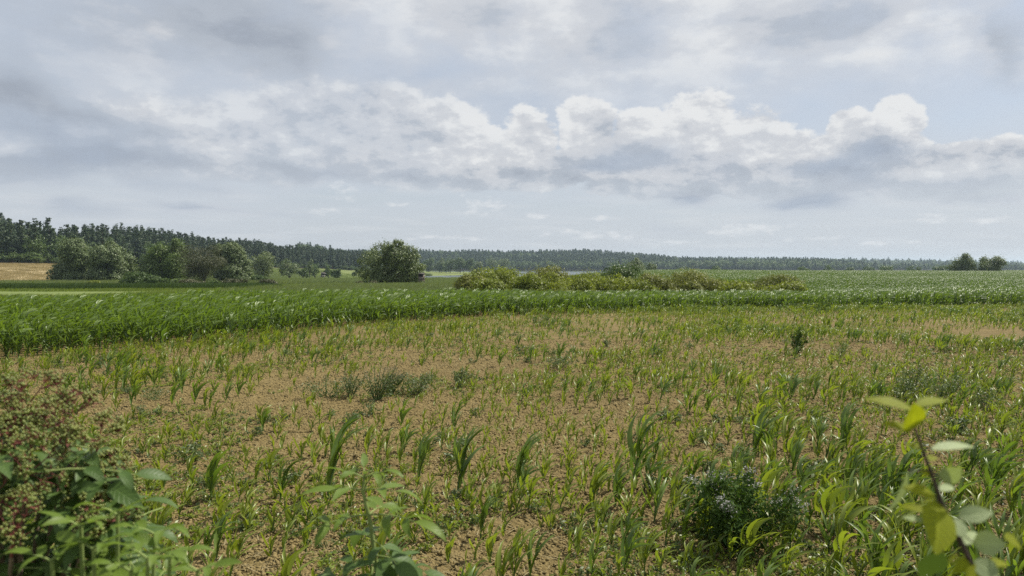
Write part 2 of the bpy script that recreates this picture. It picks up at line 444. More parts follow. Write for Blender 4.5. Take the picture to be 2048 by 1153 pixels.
M['needle_far'] = leaf_mat('far_pine_needles', (0.028, 0.052, 0.024), (0.058, 0.088, 0.038), 0.12, 0.6, 0.2)
M['reed'] = leaf_mat('reed_blades', (0.140, 0.185, 0.075), (0.215, 0.255, 0.120), 0.3, 0.5, 0.3)
M['grass'] = leaf_mat('meadow_grass_blades', (0.140, 0.200, 0.045), (0.225, 0.270, 0.070), 0.3, 0.55, 0.3)
M['drygrass'] = leaf_mat('dry_grass_blades', (0.20, 0.17, 0.075), (0.30, 0.25, 0.12), 0.3, 0.6, 0.2)
M['wheat'] = leaf_mat('ripe_grain', (0.27, 0.218, 0.122), (0.36, 0.293, 0.168), 0.25, 0.6, 0.2)
M['hay'] = leaf_mat('withered_leaf', (0.20, 0.165, 0.085), (0.30, 0.25, 0.14), 0.2, 0.7, 0.1)
M['weed'] = leaf_mat('weed_leaf', (0.070, 0.110, 0.038), (0.130, 0.165, 0.066), 0.28, 0.5, 0.3)
M['weed_dark'] = leaf_mat('dark_weed_leaf', (0.036, 0.074, 0.018), (0.080, 0.118, 0.030), 0.26, 0.75, 0.06)
M['weed_grey'] = leaf_mat('grey_weed_plume', (0.12, 0.12, 0.085), (0.20, 0.19, 0.145), 0.25, 0.6, 0.2)
M['flower'] = leaf_mat('pale_flower_head', (0.26, 0.26, 0.23), (0.42, 0.40, 0.40), 0.2, 0.6, 0.2, tcol=(1, 1, 1))
M['elder'] = leaf_mat('elder_leaf', (0.050, 0.100, 0.022), (0.095, 0.155, 0.038), 0.34, 0.48, 0.35, back=(0.11, 0.16, 0.075), veins=.25)
M['elder_young'] = leaf_mat('young_elder_leaf', (0.095, 0.160, 0.020), (0.150, 0.215, 0.032), 0.42, 0.48, 0.35, back=(0.14, 0.20, 0.08), veins=.25)
M['elder_stem'] = plain_mat('elder_stem', (0.15, 0.20, 0.06), (0.24, 0.30, 0.09), 30)
M['elder_wood'] = plain_mat('elder_wood', (0.13, 0.095, 0.065), (0.24, 0.18, 0.13), 25, bump=0.3)
M['red_stalk'] = plain_mat('red_berry_stalk', (0.15, 0.042, 0.042), (0.26, 0.085, 0.07), 60, 0.5)
M['berry'] = leaf_mat('green_elderberry', (0.130, 0.175, 0.032), (0.225, 0.240, 0.050), 0.12, 0.35, 0.5)
M['sapling_leaf'] = leaf_mat('sapling_leaf', (0.195, 0.245, 0.015), (0.30, 0.325, 0.022), 0.58, 0.6, 0.25, tcol=(1.3, 1.3, 0.4), back=(0.22, 0.25, 0.07), veins=.35)
M['sapling_pale'] = leaf_mat('pale_sapling_leaf', (0.22, 0.28, 0.13), (0.31, 0.37, 0.19), 0.25, 0.6, 0.3, veins=.25)
M['sapling_wood'] = plain_mat('sapling_wood', (0.035, 0.022, 0.022), (0.075, 0.05, 0.045), 40, 0.5)
M['wood'] = plain_mat('weathered_wood', (0.10, 0.085, 0.07), (0.20, 0.17, 0.14), 6, bump=0.3, stretch=(4, 4, 0.5))
M['dark_board'] = plain_mat('dark_board', (0.035, 0.032, 0.030), (0.07, 0.062, 0.055), 6)
M['pale_board'] = plain_mat('pale_board', (0.32, 0.30, 0.26), (0.45, 0.42, 0.37), 6)

# ------------------------------------------------------------------ terrain
LAKE_Z = -7.3
def in_lake(X, Y):
    a = S(570, 600, Y) * (1 - S(1310, 1335, Y)) * S(-118, -98, X + (Y - 575) * 0.12) * (1 - S(700, 760, X))
    d = np.sqrt(((X + 118) / 84.0) ** 2 + ((Y - 905) / 215.0) ** 2)
    return a * S(0.92, 1.04, d)
def ground(X, Y):
    X = np.asarray(X, float); Y = np.asarray(Y, float)
    plateau = S(10, 46, X) * (1 - S(262, 400, Y))
    fall = 2.2 * S(66, 180, Y) + 4.5 * S(180, 480, Y)
    z = -fall * (1 - plateau)
    z = z - 2.3 * np.exp(-(((X - 14) / 27.0) ** 2 + ((Y - 88) / 22.0) ** 2))
    z = z + 8.3 * S(0, 1, (-X - 105) / 130.0) * S(185, 345, Y) * (1 - S(1100, 1400, Y))
    z = z + 27 * S(-200, -420, X) * S(320, 560, Y) * (1 - S(1200, 1600, Y))
    a1 = 30 - 21 * S(170, 480, X) - 9 * S(560, 950, X); a2 = 18 * (1 - S(900, 1900, X)) - 4 * S(1700, 2900, X); q = S(1900, 2400, Y)
    amp = a1 * (1 - q) + a2 * q + (fbm(X / 260, Y / 400, 61) - .5) * 7
    z = z + amp * S(1325, 1850, Y)
    z = z + 0.9 * np.exp(-(((X + 118) / 70.0) ** 2 + ((Y - 905) / 170.0) ** 2)) * 1.6
    z = z - 3.0 * in_lake(X, Y)
    z = z + 1.45 * (1 - S(1.7, 5.0, Y))
    far = S(30, 200, Y)
    z = z + (fbm(X / 9.0, Y / 9.0, 3) - 0.5) * 0.22 * (1 - far) * S(4, 8, Y) + (fbm(X / 60.0, Y / 60.0, 5) - 0.5) * 1.0 * far
    return z

# edge of the tall maize: near boundary and far boundary, as Y over X
EDGE_X = [-60, -40, -24, -16.4, -8.5, -0.7, 16.6, 38, 80]
EDGE_Y = [-8, 2, 12.5, 22.5, 32.5, 42.5, 49, 53, 58]
def maize_near(X): return np.interp(X, EDGE_X, EDGE_Y)
def maize_far(X): return np.interp(X, [-60, -31, -26, -22, -3, 16, 38, 80], [40, 43, 46, 52, 56, 62, 66, 72])
def right_edge(Y): return np.interp(Y, [60, 70, 92, 112, 125, 184, 290], [30, 34, 38, 40, 27, 31, 44])

def build_ground():
    def grow(start, step, end, g, cap=1e9):
        out = [start]
        while out[-1] < end: out.append(out[-1] + step); step = min(step * g, cap)
        return out
    ys = np.array([-40, -20, -10, -6, -3, -1, 0] + list(np.arange(0.5, 6.0, 0.25)) + grow(6.0, 0.05, 15.0, 1.0)[:-1] + grow(15.0, 0.055, 6900, 1.032))
    xr = grow(0.0, 0.065, 9.0, 1.0)[:-1] + grow(9.0, 0.07, 6900, 1.052)
    xs = np.array([-v for v in xr[:0:-1]] + xr)
    X, Y = np.meshgrid(xs, ys)
    Z = ground(X, Y)
    # crumbly tilth: real relief where the grid is fine
    near = S(5.0, 6.5, Y) * (1 - S(16, 30, Y)) * (1 - S(10, 18, np.abs(X)))
    clod = np.abs(fbm(X * 6.3, Y * 6.3, 21, 3) - 0.5) * 2
    Z = Z + near * (0.05 * (fbm(X * 2.1, Y * 2.1, 11, 2) - 0.5) + 0.085 * (clod - 0.3))
    ny, nx = X.shape
    V = np.stack([X, Y, Z], -1).reshape(-1, 3)
    i = np.arange(ny - 1)[:, None] * nx; j = np.arange(nx - 1)[None]
    Q = np.stack([i + j, i + j + 1, i + j + nx + 1, i + j + nx], -1).reshape(-1, 4)
    cx = V[Q][:, :, 0].mean(1); cyy = V[Q][:, :, 1].mean(1)
    wob = (fbm(cx / 8.0, cyy / 8.0, 31) - 0.5) * 8
    bank = cyy < 5.2
    soil = (cyy < maize_far(cx) + 0.5) | ((cx > right_edge(cyy) - 1) & (cyy < 300))
    wheat = (cx < -0.615 * cyy - wob * .3) & (cyy > 196 + 0.4 * (cx + 140) + wob * .4) & (cyy < 342 + 0.35 * (cx + 235)) & (cx > -420)
    forest = ((cx < -205 - wob) & (cyy > 335)) | (cyy > 1335) | ((cyy > 770) & (cx < -165))
    pale = (cyy > 66) & (cyy < 90) & (cx < -41 + wob * .3) & ~soil
    kind = np.where(bank, 0, np.where(soil, 1, np.where(wheat, 2, np.where(forest, 3, np.where(pale, 5, 4)))))
    names = ['grass_bank', 'soil_field', 'wheat_field', 'forest_floor', 'meadow', 'mown_strip']
    labels = ['grassy bank sloping down from the viewpoint to the field', 'brown crumbly soil of the patchy maize field',
              'ripe straw coloured grain field below the forest on the left', 'ground under the forests', 'green marshy meadow between the maize and the lake',
              'pale mown strip behind the maize at far left']
    mats = [ground_mat('bank_soil', (0.08, 0.09, 0.035), (0.13, 0.12, 0.06)), soil_mat(), ground_mat('grain_field', (0.27, 0.218, 0.122), (0.365, 0.297, 0.172), (40, 6, 10), 0.06),
            ground_mat('forest_floor', (0.035, 0.04, 0.02), (0.07, 0.06, 0.03)), ground_mat('meadow_sward', (0.100, 0.132, 0.038), (0.165, 0.190, 0.060), (1, 2.2, 1), 0.05),
            ground_mat('mown_grass', (0.105, 0.145, 0.042), (0.150, 0.180, 0.058), (1, 3, 1), 0.1)]
    for k in range(6):
        q = Q[kind == k]
        if not len(q): continue
        used, inv = np.unique(q, return_inverse=True)
        mb = MB(); mb.add(V[used], inv.reshape(-1, 4))
        tag(link(names[k], mb.mesh(names[k], mats[k], smooth=True)), labels[k], None, None, 'structure')

def ground_mat(name, ca, cb, stretch=(1, 1, 1), scale=0.35):
    m, nt, out = new_mat(name)
    geo = nt.nodes.new('ShaderNodeNewGeometry'); mp = nt.nodes.new('ShaderNodeMapping'); mp.inputs['Scale'].default_value = stretch
    nt.links.new(geo.outputs['Position'], mp.inputs[0])
    f = noise(mp.outputs[0], scale, 8, 0.65); g = noise(geo.outputs['Position'], 5.0, 4, 0.6)
    c = mixc((f.smooth(0.3, 0.7) * 0.7 + g * 0.4), ca, cb)
    p = principled(nt, 0.9, 0.1); nt.links.new(c, p.inputs['Base Color']); nt.links.new(p.outputs[0], out.inputs[0])
    return m
def soil_mat():
    m, nt, out = new_mat('crumbly_soil')
    geo = nt.nodes.new('ShaderNodeNewGeometry'); P = geo.outputs['Position']
    a = noise(P, 0.09, 5, 0.6); b = noise(P, 1.3, 5, 0.6); d = noise(P, 14.0, 6, 0.65)
    c = mixc(a.smooth(0.35, 0.65), (0.180, 0.138, 0.056), (0.144, 0.108, 0.045))
    c = mixc(b.smooth(0.35, 0.75) * 0.5, c, (0.226, 0.176, 0.080))
    c = mixc(d.smooth(0.5, 0.75) * 0.55, c, (0.122, 0.084, 0.046))
    p = principled(nt, 0.95, 0.12); nt.links.new(c, p.inputs['Base Color'])
    vo = nt.nodes.new('ShaderNodeTexVoronoi'); vo.inputs['Scale'].default_value = 17.0; nt.links.new(P, vo.inputs['Vector'])
    h = E(vo.outputs['Distance']) * -0.6 + d * 1.3 + noise(P, 5.0, 3) * 0.8
    bp = nt.nodes.new('ShaderNodeBump'); bp.inputs['Strength'].default_value = 0.9; bp.inputs['Distance'].default_value = 0.06
    nt.links.new(h.s, bp.inputs['Height']); nt.links.new(bp.outputs[0], p.inputs['Normal'])
    nt.links.new(p.outputs[0], out.inputs[0])
    return m
build_ground()

# lake
def build_lake():
    m, nt, out = new_mat('lake_water')
    geo = nt.nodes.new('ShaderNodeNewGeometry')
    p = principled(nt, 0.22, 0.5); p.inputs['Base Color'].default_value = (0.04, 0.055, 0.06, 1); p.inputs['IOR'].default_value = 1.33
    h = noise(geo.outputs['Position'], 0.5, 4)
    bp = nt.nodes.new('ShaderNodeBump'); bp.inputs['Strength'].default_value = 0.8; bp.inputs['Distance'].default_value = 0.35
    nt.links.new(h.s, bp.inputs['Height']); nt.links.new(bp.outputs[0], p.inputs['Normal']); nt.links.new(p.outputs[0], out.inputs[0])
    mb = MB(); mb.add([[-260, 560, LAKE_Z], [820, 560, LAKE_Z], [820, 1345, LAKE_Z], [-260, 1345, LAKE_Z]], [[0, 1, 2, 3]])
    tag(link('lake', mb.mesh('lake', m)), 'pale lake showing as thin strips below the far wood', None, None, 'structure')
build_lake()

# ------------------------------------------------------------------ scatter: instances on points, for what nobody could count
def scatter(name, pts, rotz, scl, idx, meshes, label, tilt=None):
    n = len(pts)
    src = bpy.data.collections.new(name + '_forms')
    for k, me in enumerate(meshes): src.objects.link(bpy.data.objects.new('%s_form_%02d' % (name, k), me))
    me = bpy.data.meshes.new(name); me.vertices.add(n); me.vertices.foreach_set('co', np.asarray(pts, np.float32).ravel())
    def attr(nm, typ, data, key):
        a = me.attributes.new(nm, typ, 'POINT'); a.data.foreach_set(key, np.ascontiguousarray(data).ravel())
    rot = np.zeros((n, 3), np.float32); rot[:, 2] = rotz
    if tilt is not None: rot[:, :2] = tilt
    scl = np.asarray(scl, np.float32)
    if scl.ndim == 1: scl = np.repeat(scl[:, None], 3, 1)
    attr('spin', 'FLOAT_VECTOR', rot, 'vector'); attr('size', 'FLOAT_VECTOR', scl, 'vector'); attr('form', 'INT', np.asarray(idx, np.int32), 'value')
    o = link(name, me); tag(o, label, None, None, 'stuff')
    g = bpy.data.node_groups.new(name, 'GeometryNodeTree')
    g.interface.new_socket('Geometry', in_out='INPUT', socket_type='NodeSocketGeometry')
    g.interface.new_socket('Geometry', in_out='OUTPUT', socket_type='NodeSocketGeometry')
    N = g.nodes.new; L = g.links.new
    gi = N('NodeGroupInput'); go = N('NodeGroupOutput'); ip = N('GeometryNodeInstanceOnPoints'); ci = N('GeometryNodeCollectionInfo')
    ci.inputs['Collection'].default_value = src; ci.inputs['Separate Children'].default_value = True; ci.inputs['Reset Children'].default_value = True
    def na(nm, typ):
        a = N('GeometryNodeInputNamedAttribute'); a.data_type = typ; a.inputs['Name'].default_value = nm; return a.outputs[0]
    er = N('FunctionNodeEulerToRotation'); L(na('spin', 'FLOAT_VECTOR'), er.inputs[0])
    L(gi.outputs[0], ip.inputs['Points']); L(ci.outputs[0], ip.inputs['Instance']); ip.inputs['Pick Instance'].default_value = True
    L(na('form', 'INT'), ip.inputs['Instance Index']); L(er.outputs[0], ip.inputs['Rotation']); L(na('size', 'FLOAT_VECTOR'), ip.inputs['Scale'])
    L(ip.outputs[0], go.inputs[0])
    md = o.modifiers.new('scatter', 'NODES'); md.node_group = g
    return o

# ------------------------------------------------------------------ trees and shrubs
def crown_mb(mb, lobes, n_clump, n_leaf, size, r, slot=0, shell=0.5, spread=0.28, hang=0.0, upright=0.0, aspect=1.9, low=-0.7):
    """foliage: lobes -> clumps near each lobe's skin -> leaf sprays, as small diamond faces"""
    lobes = np.asarray(lobes, float); vol = np.prod(lobes[:, 3:6], 1) ** (2 / 3.0); tot = vol.sum()
    P = []; O = []
    for lb, w in zip(lobes, vol):
        k = max(3, int(n_clump * w / tot))
        d = norm(r.normal(size=(k * 3, 3))); d = d[d[:, 2] > low][:k]
        rad = (1 - (1 - shell) * r.rand(len(d), 1) ** 1.6)
        c = lb[:3] + d * lb[3:6] * rad
        s = spread * lb[3:6].min() * (0.6 + 0.8 * r.rand(len(d), 1, 1))
        off = r.normal(size=(len(d), n_leaf, 3)) * s * np.array([1, 1, 0.75])
        p = c[:, None] + off
        o = norm(p - lb[:3]) * 0.6 + norm(off) * 0.9
        P.append(p.reshape(-1, 3)); O.append(o.reshape(-1, 3))
    P = np.concatenate(P); O = norm(np.concatenate(O)); n = len(P)
    nrm = norm(O * 1.1 + r.normal(size=(n, 3)) * 0.38 + np.array([0, 0, 0.25]))
    ax = r.normal(size=(n, 3)) * 0.8 + O * 0.4 + np.array([0.25, 0, upright - hang])
    ax = norm(ax - nrm * (ax * nrm).sum(1, keepdims=True)); sd = np.cross(nrm, ax)
    L = size * (0.6 + 0.8 * r.rand(n, 1)); W = L / aspect
    V = np.stack([P - ax * L * .5, P + sd * W * .5 + ax * L * .08, P + ax * L * .5, P - sd * W * .5 + ax * L * .08], 1).reshape(-1, 3)
    mb.add(V, np.arange(4 * n).reshape(-1, 4), slot)

def wood_mb(lobes, h0, r0, r, lean=0.0, forks=1):
    mb = MB(); lobes = np.asarray(lobes, float); top = lobes[:, 2].max()
    base = np.array([0, 0, -0.4]); fork = np.array([lean * h0, 0, h0])
    t = np.linspace(0, 1, 5)[:, None]
    path = base + (fork - base) * t + np.array([1, .5, 0]) * np.sin(t * 3) * r0 * 0.4
    mb.add(*tube(path, r0 * (1.15 - 0.45 * t[:, 0]), 7))
    for lb in lobes:
        e = lb[:3] + np.array([0, 0, lb[5] * 0.3]); s = path[2 + (r.randint(3))] if forks else fork
        mid = s + (e - s) * 0.5 + r.normal(size=3) * 0.06 * np.linalg.norm(e - s) + np.array([0, 0, 0.08 * np.linalg.norm(e - s)])
        tt = np.linspace(0, 1, 6)[:, None]
        pth = s * (1 - tt) ** 2 + mid * 2 * tt * (1 - tt) + e * tt * tt
        mb.add(*tube(pth, r0 * 0.5 * (1 - 0.85 * tt[:, 0]), 5))
        for q in range(3):
            d = norm(r.normal(size=3) + [0, 0, .4]); e2 = lb[:3] + d * lb[3:6] * 0.8
            p2 = np.array([pth[3], (pth[3] + e2) / 2 + [0, 0, .1], e2]); mb.add(*tube(p2, [r0 * .2, r0 * .12, r0 * .03], 4))
    return mb

def lobes_round(r, n, w, h0, h1, lob=0.42, flat=1.0):
    """lobes filling an egg from height h0 to h1 with half-width w"""
    out = []
    hc = (h0 + h1) / 2; hh = (h1 - h0) / 2
    for k in range(n):
        d = norm(r.normal(size=3)); q = r.rand() ** 0.4
        zz = d[2] * q; rad = lob * (0.75 + 0.5 * r.rand())
        wid = w * (1 - 0.25 * max(0, zz))
        out.append([d[0] * q * wid * (1 - rad * .6), d[1] * q * wid * (1 - rad * .6), hc + zz * hh * (1 - rad * .5), w * rad, w * rad, hh * rad * 0.9 * flat])
    out.append([0, 0, hc, w * .5, w * .5, hh * .55])
    return np.array(out)

def tree_obj(name, label, cat, group, loc, crown_me, wood_me, rz=0.0, scl=1.0, wood_name='trunk'):
    root = link(name, None, None, loc, (0, 0, rz), scl); root.empty_display_size = 0.5
    tag(root, label, cat, group)
    link(wood_name, wood_me, root); link('crown', crown_me, root)
    return root

def px(pxx, Y):  return (pxx - 1024.0) / F * Y
def pz(py, Y):   return EYE + (HOR - py) / F * Y

# --- pines and broadleaf forms for the woods
def pine_form(seed, mat):
    r = np.random.RandomState(seed); lob = []
    H = 21.0
    for k in range(11):
        t = k / 10.0; z = 5.0 + t * 15.0
        w = (2.5 * (1 - t ** 2.2) + 1.0) * (0.8 + 0.4 * r.rand()); a = r.rand() * 6.28 + k * 2.4
        off = w * 0.55 * (1 - t * .8)
        lob.append([math.cos(a) * off, math.sin(a) * off, z, w * .8, w * .8, 1.35])
        if k == 10: lob.append([0, 0, z + .9, .75, .75, 1.5])
        if k < 8: lob.append([-math.cos(a) * off * .9, -math.sin(a) * off * .9, z + .8, w * .6, w * .6, .9])
    mb = MB(); crown_mb(mb, lob, 110, 11, 1.15, r, shell=0.35, spread=0.5, upright=0.25, aspect=2.0)
    wd = MB(); t = np.linspace(0, 1, 6)[:, None]
    wd.add(*tube(np.concatenate([np.sin(t * 4 + seed) * .25, np.cos(t * 3) * .2, t * 20 - 0.5], 1), 0.24 - 0.2 * t[:, 0], 6))
    for l in lob[::2]: wd.add(*tube([[0, 0, l[2] - .6], [l[0] * .7, l[1] * .7, l[2] - .1], [l[0] * 1.2, l[1] * 1.2, l[2]]], [.07, .05, .02], 4))
    return mb.mesh('pine_crown', mat), wd.mesh('pine_trunk', M['pine_bark'])
def broad_form(seed, mat, w=4.6, h=16.0, n=11, cl=150, lf=13, size=0.85, base=2.5, bark='bark'):
    r = np.random.RandomState(seed); lob = lobes_round(r, n, w, base, h)
    mb = MB(); crown_mb(mb, lob, cl, lf, size, r, shell=0.55, spread=0.34)
    return mb.mesh('broadleaf_crown', mat), wood_mb(lob, h * .3, h * .02, r).mesh('broadleaf_trunk', M[bark])
def join_mesh(name, crown, wood):
    """crown and trunk as one form with two slots, for the trees of a mass"""
    mb = MB(); mats = []
    for k, me in enumerate((crown, wood)):
        v = np.zeros(len(me.vertices) * 3, np.float32); me.vertices.foreach_get('co', v)
        f = np.zeros(len(me.loops), np.int32); me.loops.foreach_get('vertex_index', f)
        mb.add(v.reshape(-1, 3), f.reshape(-1, 4), k); mats.append(me.materials[0])
    return mb.mesh(name, mats)

PINES = [pine_form(s, M['needle']) for s in (1, 2, 3, 4)]
BROADS = [broad_form(s, M['broad']) for s in (11, 12, 13)]
FAR_FORMS = [join_mesh('far_pine', *pine_form(s, M['needle_far'])) for s in (5, 6)] + [join_mesh('far_broadleaf', *broad_form(s, M['broad'], cl=90, lf=9, size=1.15)) for s in (14, 15)]
NEAR_FORMS = [join_mesh('wood_pine', *p) for p in PINES] + [join_mesh('wood_broadleaf', *p) for p in BROADS]

def left_wood():
    r = np.random.RandomState(101); pts = []
    for gy in np.arange(338, 1000, 6.2):
        for gx in np.arange(-760, -110, 6.2):
            x = gx + r.uniform(-2.6, 2.6); y = gy + r.uniform(-2.6, 2.6)
            edge = np.interp(y, [330, 560, 700, 780, 800, 1000], [-228, -226, -200, -166, -150, -128]) + (vnoise(y / 25.0, 0, 4) - .5) * 14
            if x > edge: continue
            if abs(x) > 0.78 * y + 10: continue
            front = edge - x
            if y > 640 and x > -400 and y < np.interp(x, [-400, -230, -130], [640, 640, 790]): pass
            # only the outer belt and what looks over it
            if front > 70 and y > 420 + (front - 70) * 1.2: continue
            if y > 860 and r.rand() < .5: continue
            pts.append((x, y, front))
    pts = np.array(pts); z = ground(pts[:, 0], pts[:, 1])
    # what shows largest first: near and unhidden trees become individuals
    score = pts[:, 1] + np.minimum(pts[:, 2], 60) * 2.0
    order = np.argsort(score); n_ind = 290
    broad = (r.rand(len(pts)) < np.where(pts[:, 2] < 9, .60, .22))
    broad &= pts[:, 1] < 520
    sc = np.where(broad, r.uniform(.75, 1.05, len(pts)), r.uniform(.74, 1.02, len(pts)) * (.85 + .3 * fbm(pts[:, 0] / 30, pts[:, 1] / 30, 71)))
    for k in order[:n_ind]:
        b = bool(broad[k]); F_ = BROADS[r.randint(len(BROADS))] if b else PINES[r.randint(len(PINES))]
        front_row = pts[k, 2] < 10
        if b:
            tree_obj('broadleaf_tree', 'dark broadleaf tree at the foot of the pine forest on the left', 'tree', 'broadleaf trees along the left forest edge', (pts[k, 0], pts[k, 1], z[k]), F_[0], F_[1], r.rand() * 6.28, sc[k])
        else:
            tree_obj('pine_tree', 'tall dark green pine in the forest rising on the left', 'tree', 'pines of the left forest', (pts[k, 0], pts[k, 1], z[k]), F_[0], F_[1], r.rand() * 6.28, sc[k])
    # undergrowth closing the foot of the wood
    f = np.where((pts[:, 2] < 16))[0]; f = np.concatenate([f, f]); n = len(f); ux = pts[f, 0] + r.uniform(-4, 5, n); uy = pts[f, 1] + r.uniform(-6, 2, n)
    scatter('forest_undergrowth', np.stack([ux, uy, ground(ux, uy) - .5], 1), r.rand(n) * 6.28, np.stack([r.uniform(.5, .8, n)] * 2 + [r.uniform(.28, .5, n)], 1), r.randint(4, 7, n), NEAR_FORMS, 'dark undergrowth closing the foot of the left forest')
    rest = order[n_ind:]
    idx = np.where(broad[rest], 4 + r.randint(0, 3, len(rest)), r.randint(0, 4, len(rest)))
    scatter('pine_forest', np.stack([pts[rest, 0], pts[rest, 1], z[rest]], 1), r.rand(len(rest)) * 6.28, sc[rest], idx, NEAR_FORMS, 'further pines of the forest on the left, reading as one mass')
left_wood()

def far_wood():
    r = np.random.RandomState(102); pts = []
    def belt(y0, y1, step, u0, u1, keep=1.0):
        for y in np.arange(y0, y1, step):
            for x in np.arange(u0 * y, u1 * y, step):
                if r.rand() > keep: continue
                pts.append((x + r.uniform(-.45, .45) * step, y + r.uniform(-.45, .45) * step))
    belt(1338, 1560, 9.5, -0.26, 0.50); belt(1345, 1560, 17, 0.50, 0.82)
    belt(1560, 1900, 14, -0.26, 0.82)
    belt(1900, 2700, 22, 0.05, 0.80)
    belt(2700, 4300, 34, 0.20, 0.85)
    belt(1020, 1338, 12, -0.30, -0.165)
    p = np.array(pts); p = p[~((p[:, 1] < 1345) & (p[:, 0] > 760))]
    z = ground(p[:, 0], p[:, 1]); n = len(p)
    front = (p[:, 1] < 1375)
    pb = np.where(front, .85, np.clip(.38 + .4 * S(.15, .35, p[:, 0] / p[:, 1]), 0, 1)) 
    pb = np.clip(pb + (fbm(p[:, 0] / 120, p[:, 1] / 120, 9) - .5) * .8, 0, 1)
    b = r.rand(n) < pb
    sc = np.where(b, r.uniform(.8, 1.25, n), r.uniform(.8, 1.1, n))
    sc = sc * (.85 + .35 * fbm(p[:, 0] / 45, p[:, 1] / 90, 73))
    sc = sc * (1 - .32 * S(.42, .58, p[:, 0] / p[:, 1]) * (p[:, 1] < 2000))
    sxy = sc * np.where(p[:, 1] > 1560, 1.5, 1.15) * np.where(p[:, 1] > 2700, 1.5, 1)
    scatter('distant_forest', np.stack([p[:, 0], p[:, 1], z], 1), r.rand(n) * 6.28, np.stack([sxy, sxy, sc], 1), np.where(b, 2 + r.randint(0, 2, n), r.randint(0, 2, n)), FAR_FORMS,
            'distant wooded hills beyond the lake, hazy blue green')
far_wood()

# --- single trees, built after the photograph one by one
def single_tree(name, label, x0, x1, ytop, ybase, Y, mat, seed, n=12, cl=420, lf=16, size=0.42, base_frac=0.05, lob=0.38, hang=0.0, upright=0.0, shell=.5, flat=1.0, cat='tree', group=None,
                bark='bark', spread=.3, aspect=1.9, custom=None, deep=1.0, sink=0.0, low=-0.7):
    r = np.random.RandomState(seed)
    X = px((x0 + x1) / 2, Y); w = (x1 - x0) / 2 / F * Y
    zb = float(ground(X, Y)) - sink; top = pz(ytop, Y) - zb
    if custom is not None:      # lobes given as photo fractions: (dx, height, half width, half height) of the crown box
        lob_ = [[dx * w + 0.0, (r.rand() - .5) * w * deep, hz * top, hw * w, hw * w * .9, hh * top] for dx, hz, hw, hh in custom]
        lob_ = np.array(lob_)
    else: lob_ = lobes_round(r, n, w, base_frac * top, top, lob, flat)
    ex = (lob_[:, 2] + lob_[:, 5] * .95).max(); k = top / ex; lob_[:, 2] *= k; lob_[:, 5] *= k
    lo, hi = (lob_[:, 0] - lob_[:, 3] * .95).min(), (lob_[:, 0] + lob_[:, 3] * .95).max(); k = 2 * w / (hi - lo)
    lob_[:, 0] = (lob_[:, 0] - (lo + hi) / 2) * k; lob_[:, 3] *= k
    mb = MB(); crown_mb(mb, lob_, cl, lf, size, r, hang=hang, upright=upright, shell=shell, spread=spread, aspect=aspect, low=low)
    wd = wood_mb(lob_, top * .22, max(.05, top * .02), r)
    return tree_obj(name, label, cat, group, (X, Y, zb), mb.mesh('crown', M[mat]), wd.mesh('trunk', M[bark]), 0, 1.0, 'trunk' if cat == 'tree' else 'stem')

single_tree('willow_tree', 'big round grey green willow standing alone behind the maize, left of the lake strip', 722, 850, 480, 580, 150, 'willow', 201, cl=800, lf=40, size=0.31, upright=.5, spread=.20, aspect=1.6, shell=.7,
    custom=[(-.62, .45, .40, .34), (-.70, .22, .34, .24), (-.35, .66, .36, .30), (-.28, .36, .42, .34), (0, .72, .36, .24), (.18, .80, .22, .22), (-.12, .83, .2, .16), (.28, .60, .38, .32), (.55, .62, .32, .28), (.62, .38, .36, .32), (.78, .40, .24, .2), (.82, .22, .2, .16), (.2, .3, .45, .3), (.55, .18, .36, .2), (-.3, .14, .4, .18), (.1, .12, .4, .16), (.05, .90, .12, .1), (.22, .92, .08, .1)])
GL = 200
single_tree('willow_tree', 'silver green willow with a broad dark skirt beside the straw coloured grain field', 92, 190, 478, 572, GL, 'silver', 202, aspect=1.5, cl=900, lf=40, spread=.21, shell=.65, size=.38, upright=.3,
    custom=[(.25, .72, .42, .26), (.5, .80, .25, .2), (.1, .82, .25, .17), (-.2, .5, .42, .3), (-.62, .30, .34, .24), (-.8, .16, .2, .16), (.3, .4, .5, .3), (.7, .55, .35, .3), (-.3, .2, .5, .2), (.4, .15, .5, .16)])
single_tree('willow_tree', 'tall silver green willow in the middle of the left tree group', 180, 242, 481, 574, GL - 4, 'silver', 203, aspect=1.5, cl=700, lf=40, spread=.21, shell=.65, size=.38, upright=.3,
    custom=[(.2, .80, .42, .18), (-.1, .62, .6, .25), (.5, .6, .45, .25), (-.5, .45, .5, .3), (.4, .35, .6, .28), (-.3, .2, .6, .2), (.5, .14, .5, .14), (.25, .92, .2, .1)])
single_tree('willow_tree', 'smaller silver willow with pale tips, right end of the left willow pair', 232, 276, 494, 568, GL + 8, 'silver', 204, aspect=1.5, cl=294, lf=38, spread=.21, shell=.65, size=.38, upright=.3, n=9)
single_tree('poplar_tree', 'green broadleaf tree with an upright right-hand peak behind the low bushes', 278, 372, 477, 566, GL, 'broad', 205, aspect=1.5, cl=1500, lf=14, size=.40,
    custom=[(.45, .80, .26, .2), (.55, .92, .16, .1), (.3, .60, .45, .28), (-.25, .62, .42, .24), (-.55, .45, .4, .26), (-.1, .72, .3, .16), (.6, .4, .38, .3), (-.2, .3, .55, .26), (.35, .2, .5, .2), (-.6, .2, .35, .18)])
single_tree('pale_tree', 'brownish green half bare tree with drooping twigs in the left tree group', 362, 455, 491, 572, GL - 8, 'dull', 206, n=12, cl=1200, lf=14, size=.36, hang=.7, shell=.45, aspect=2.8)
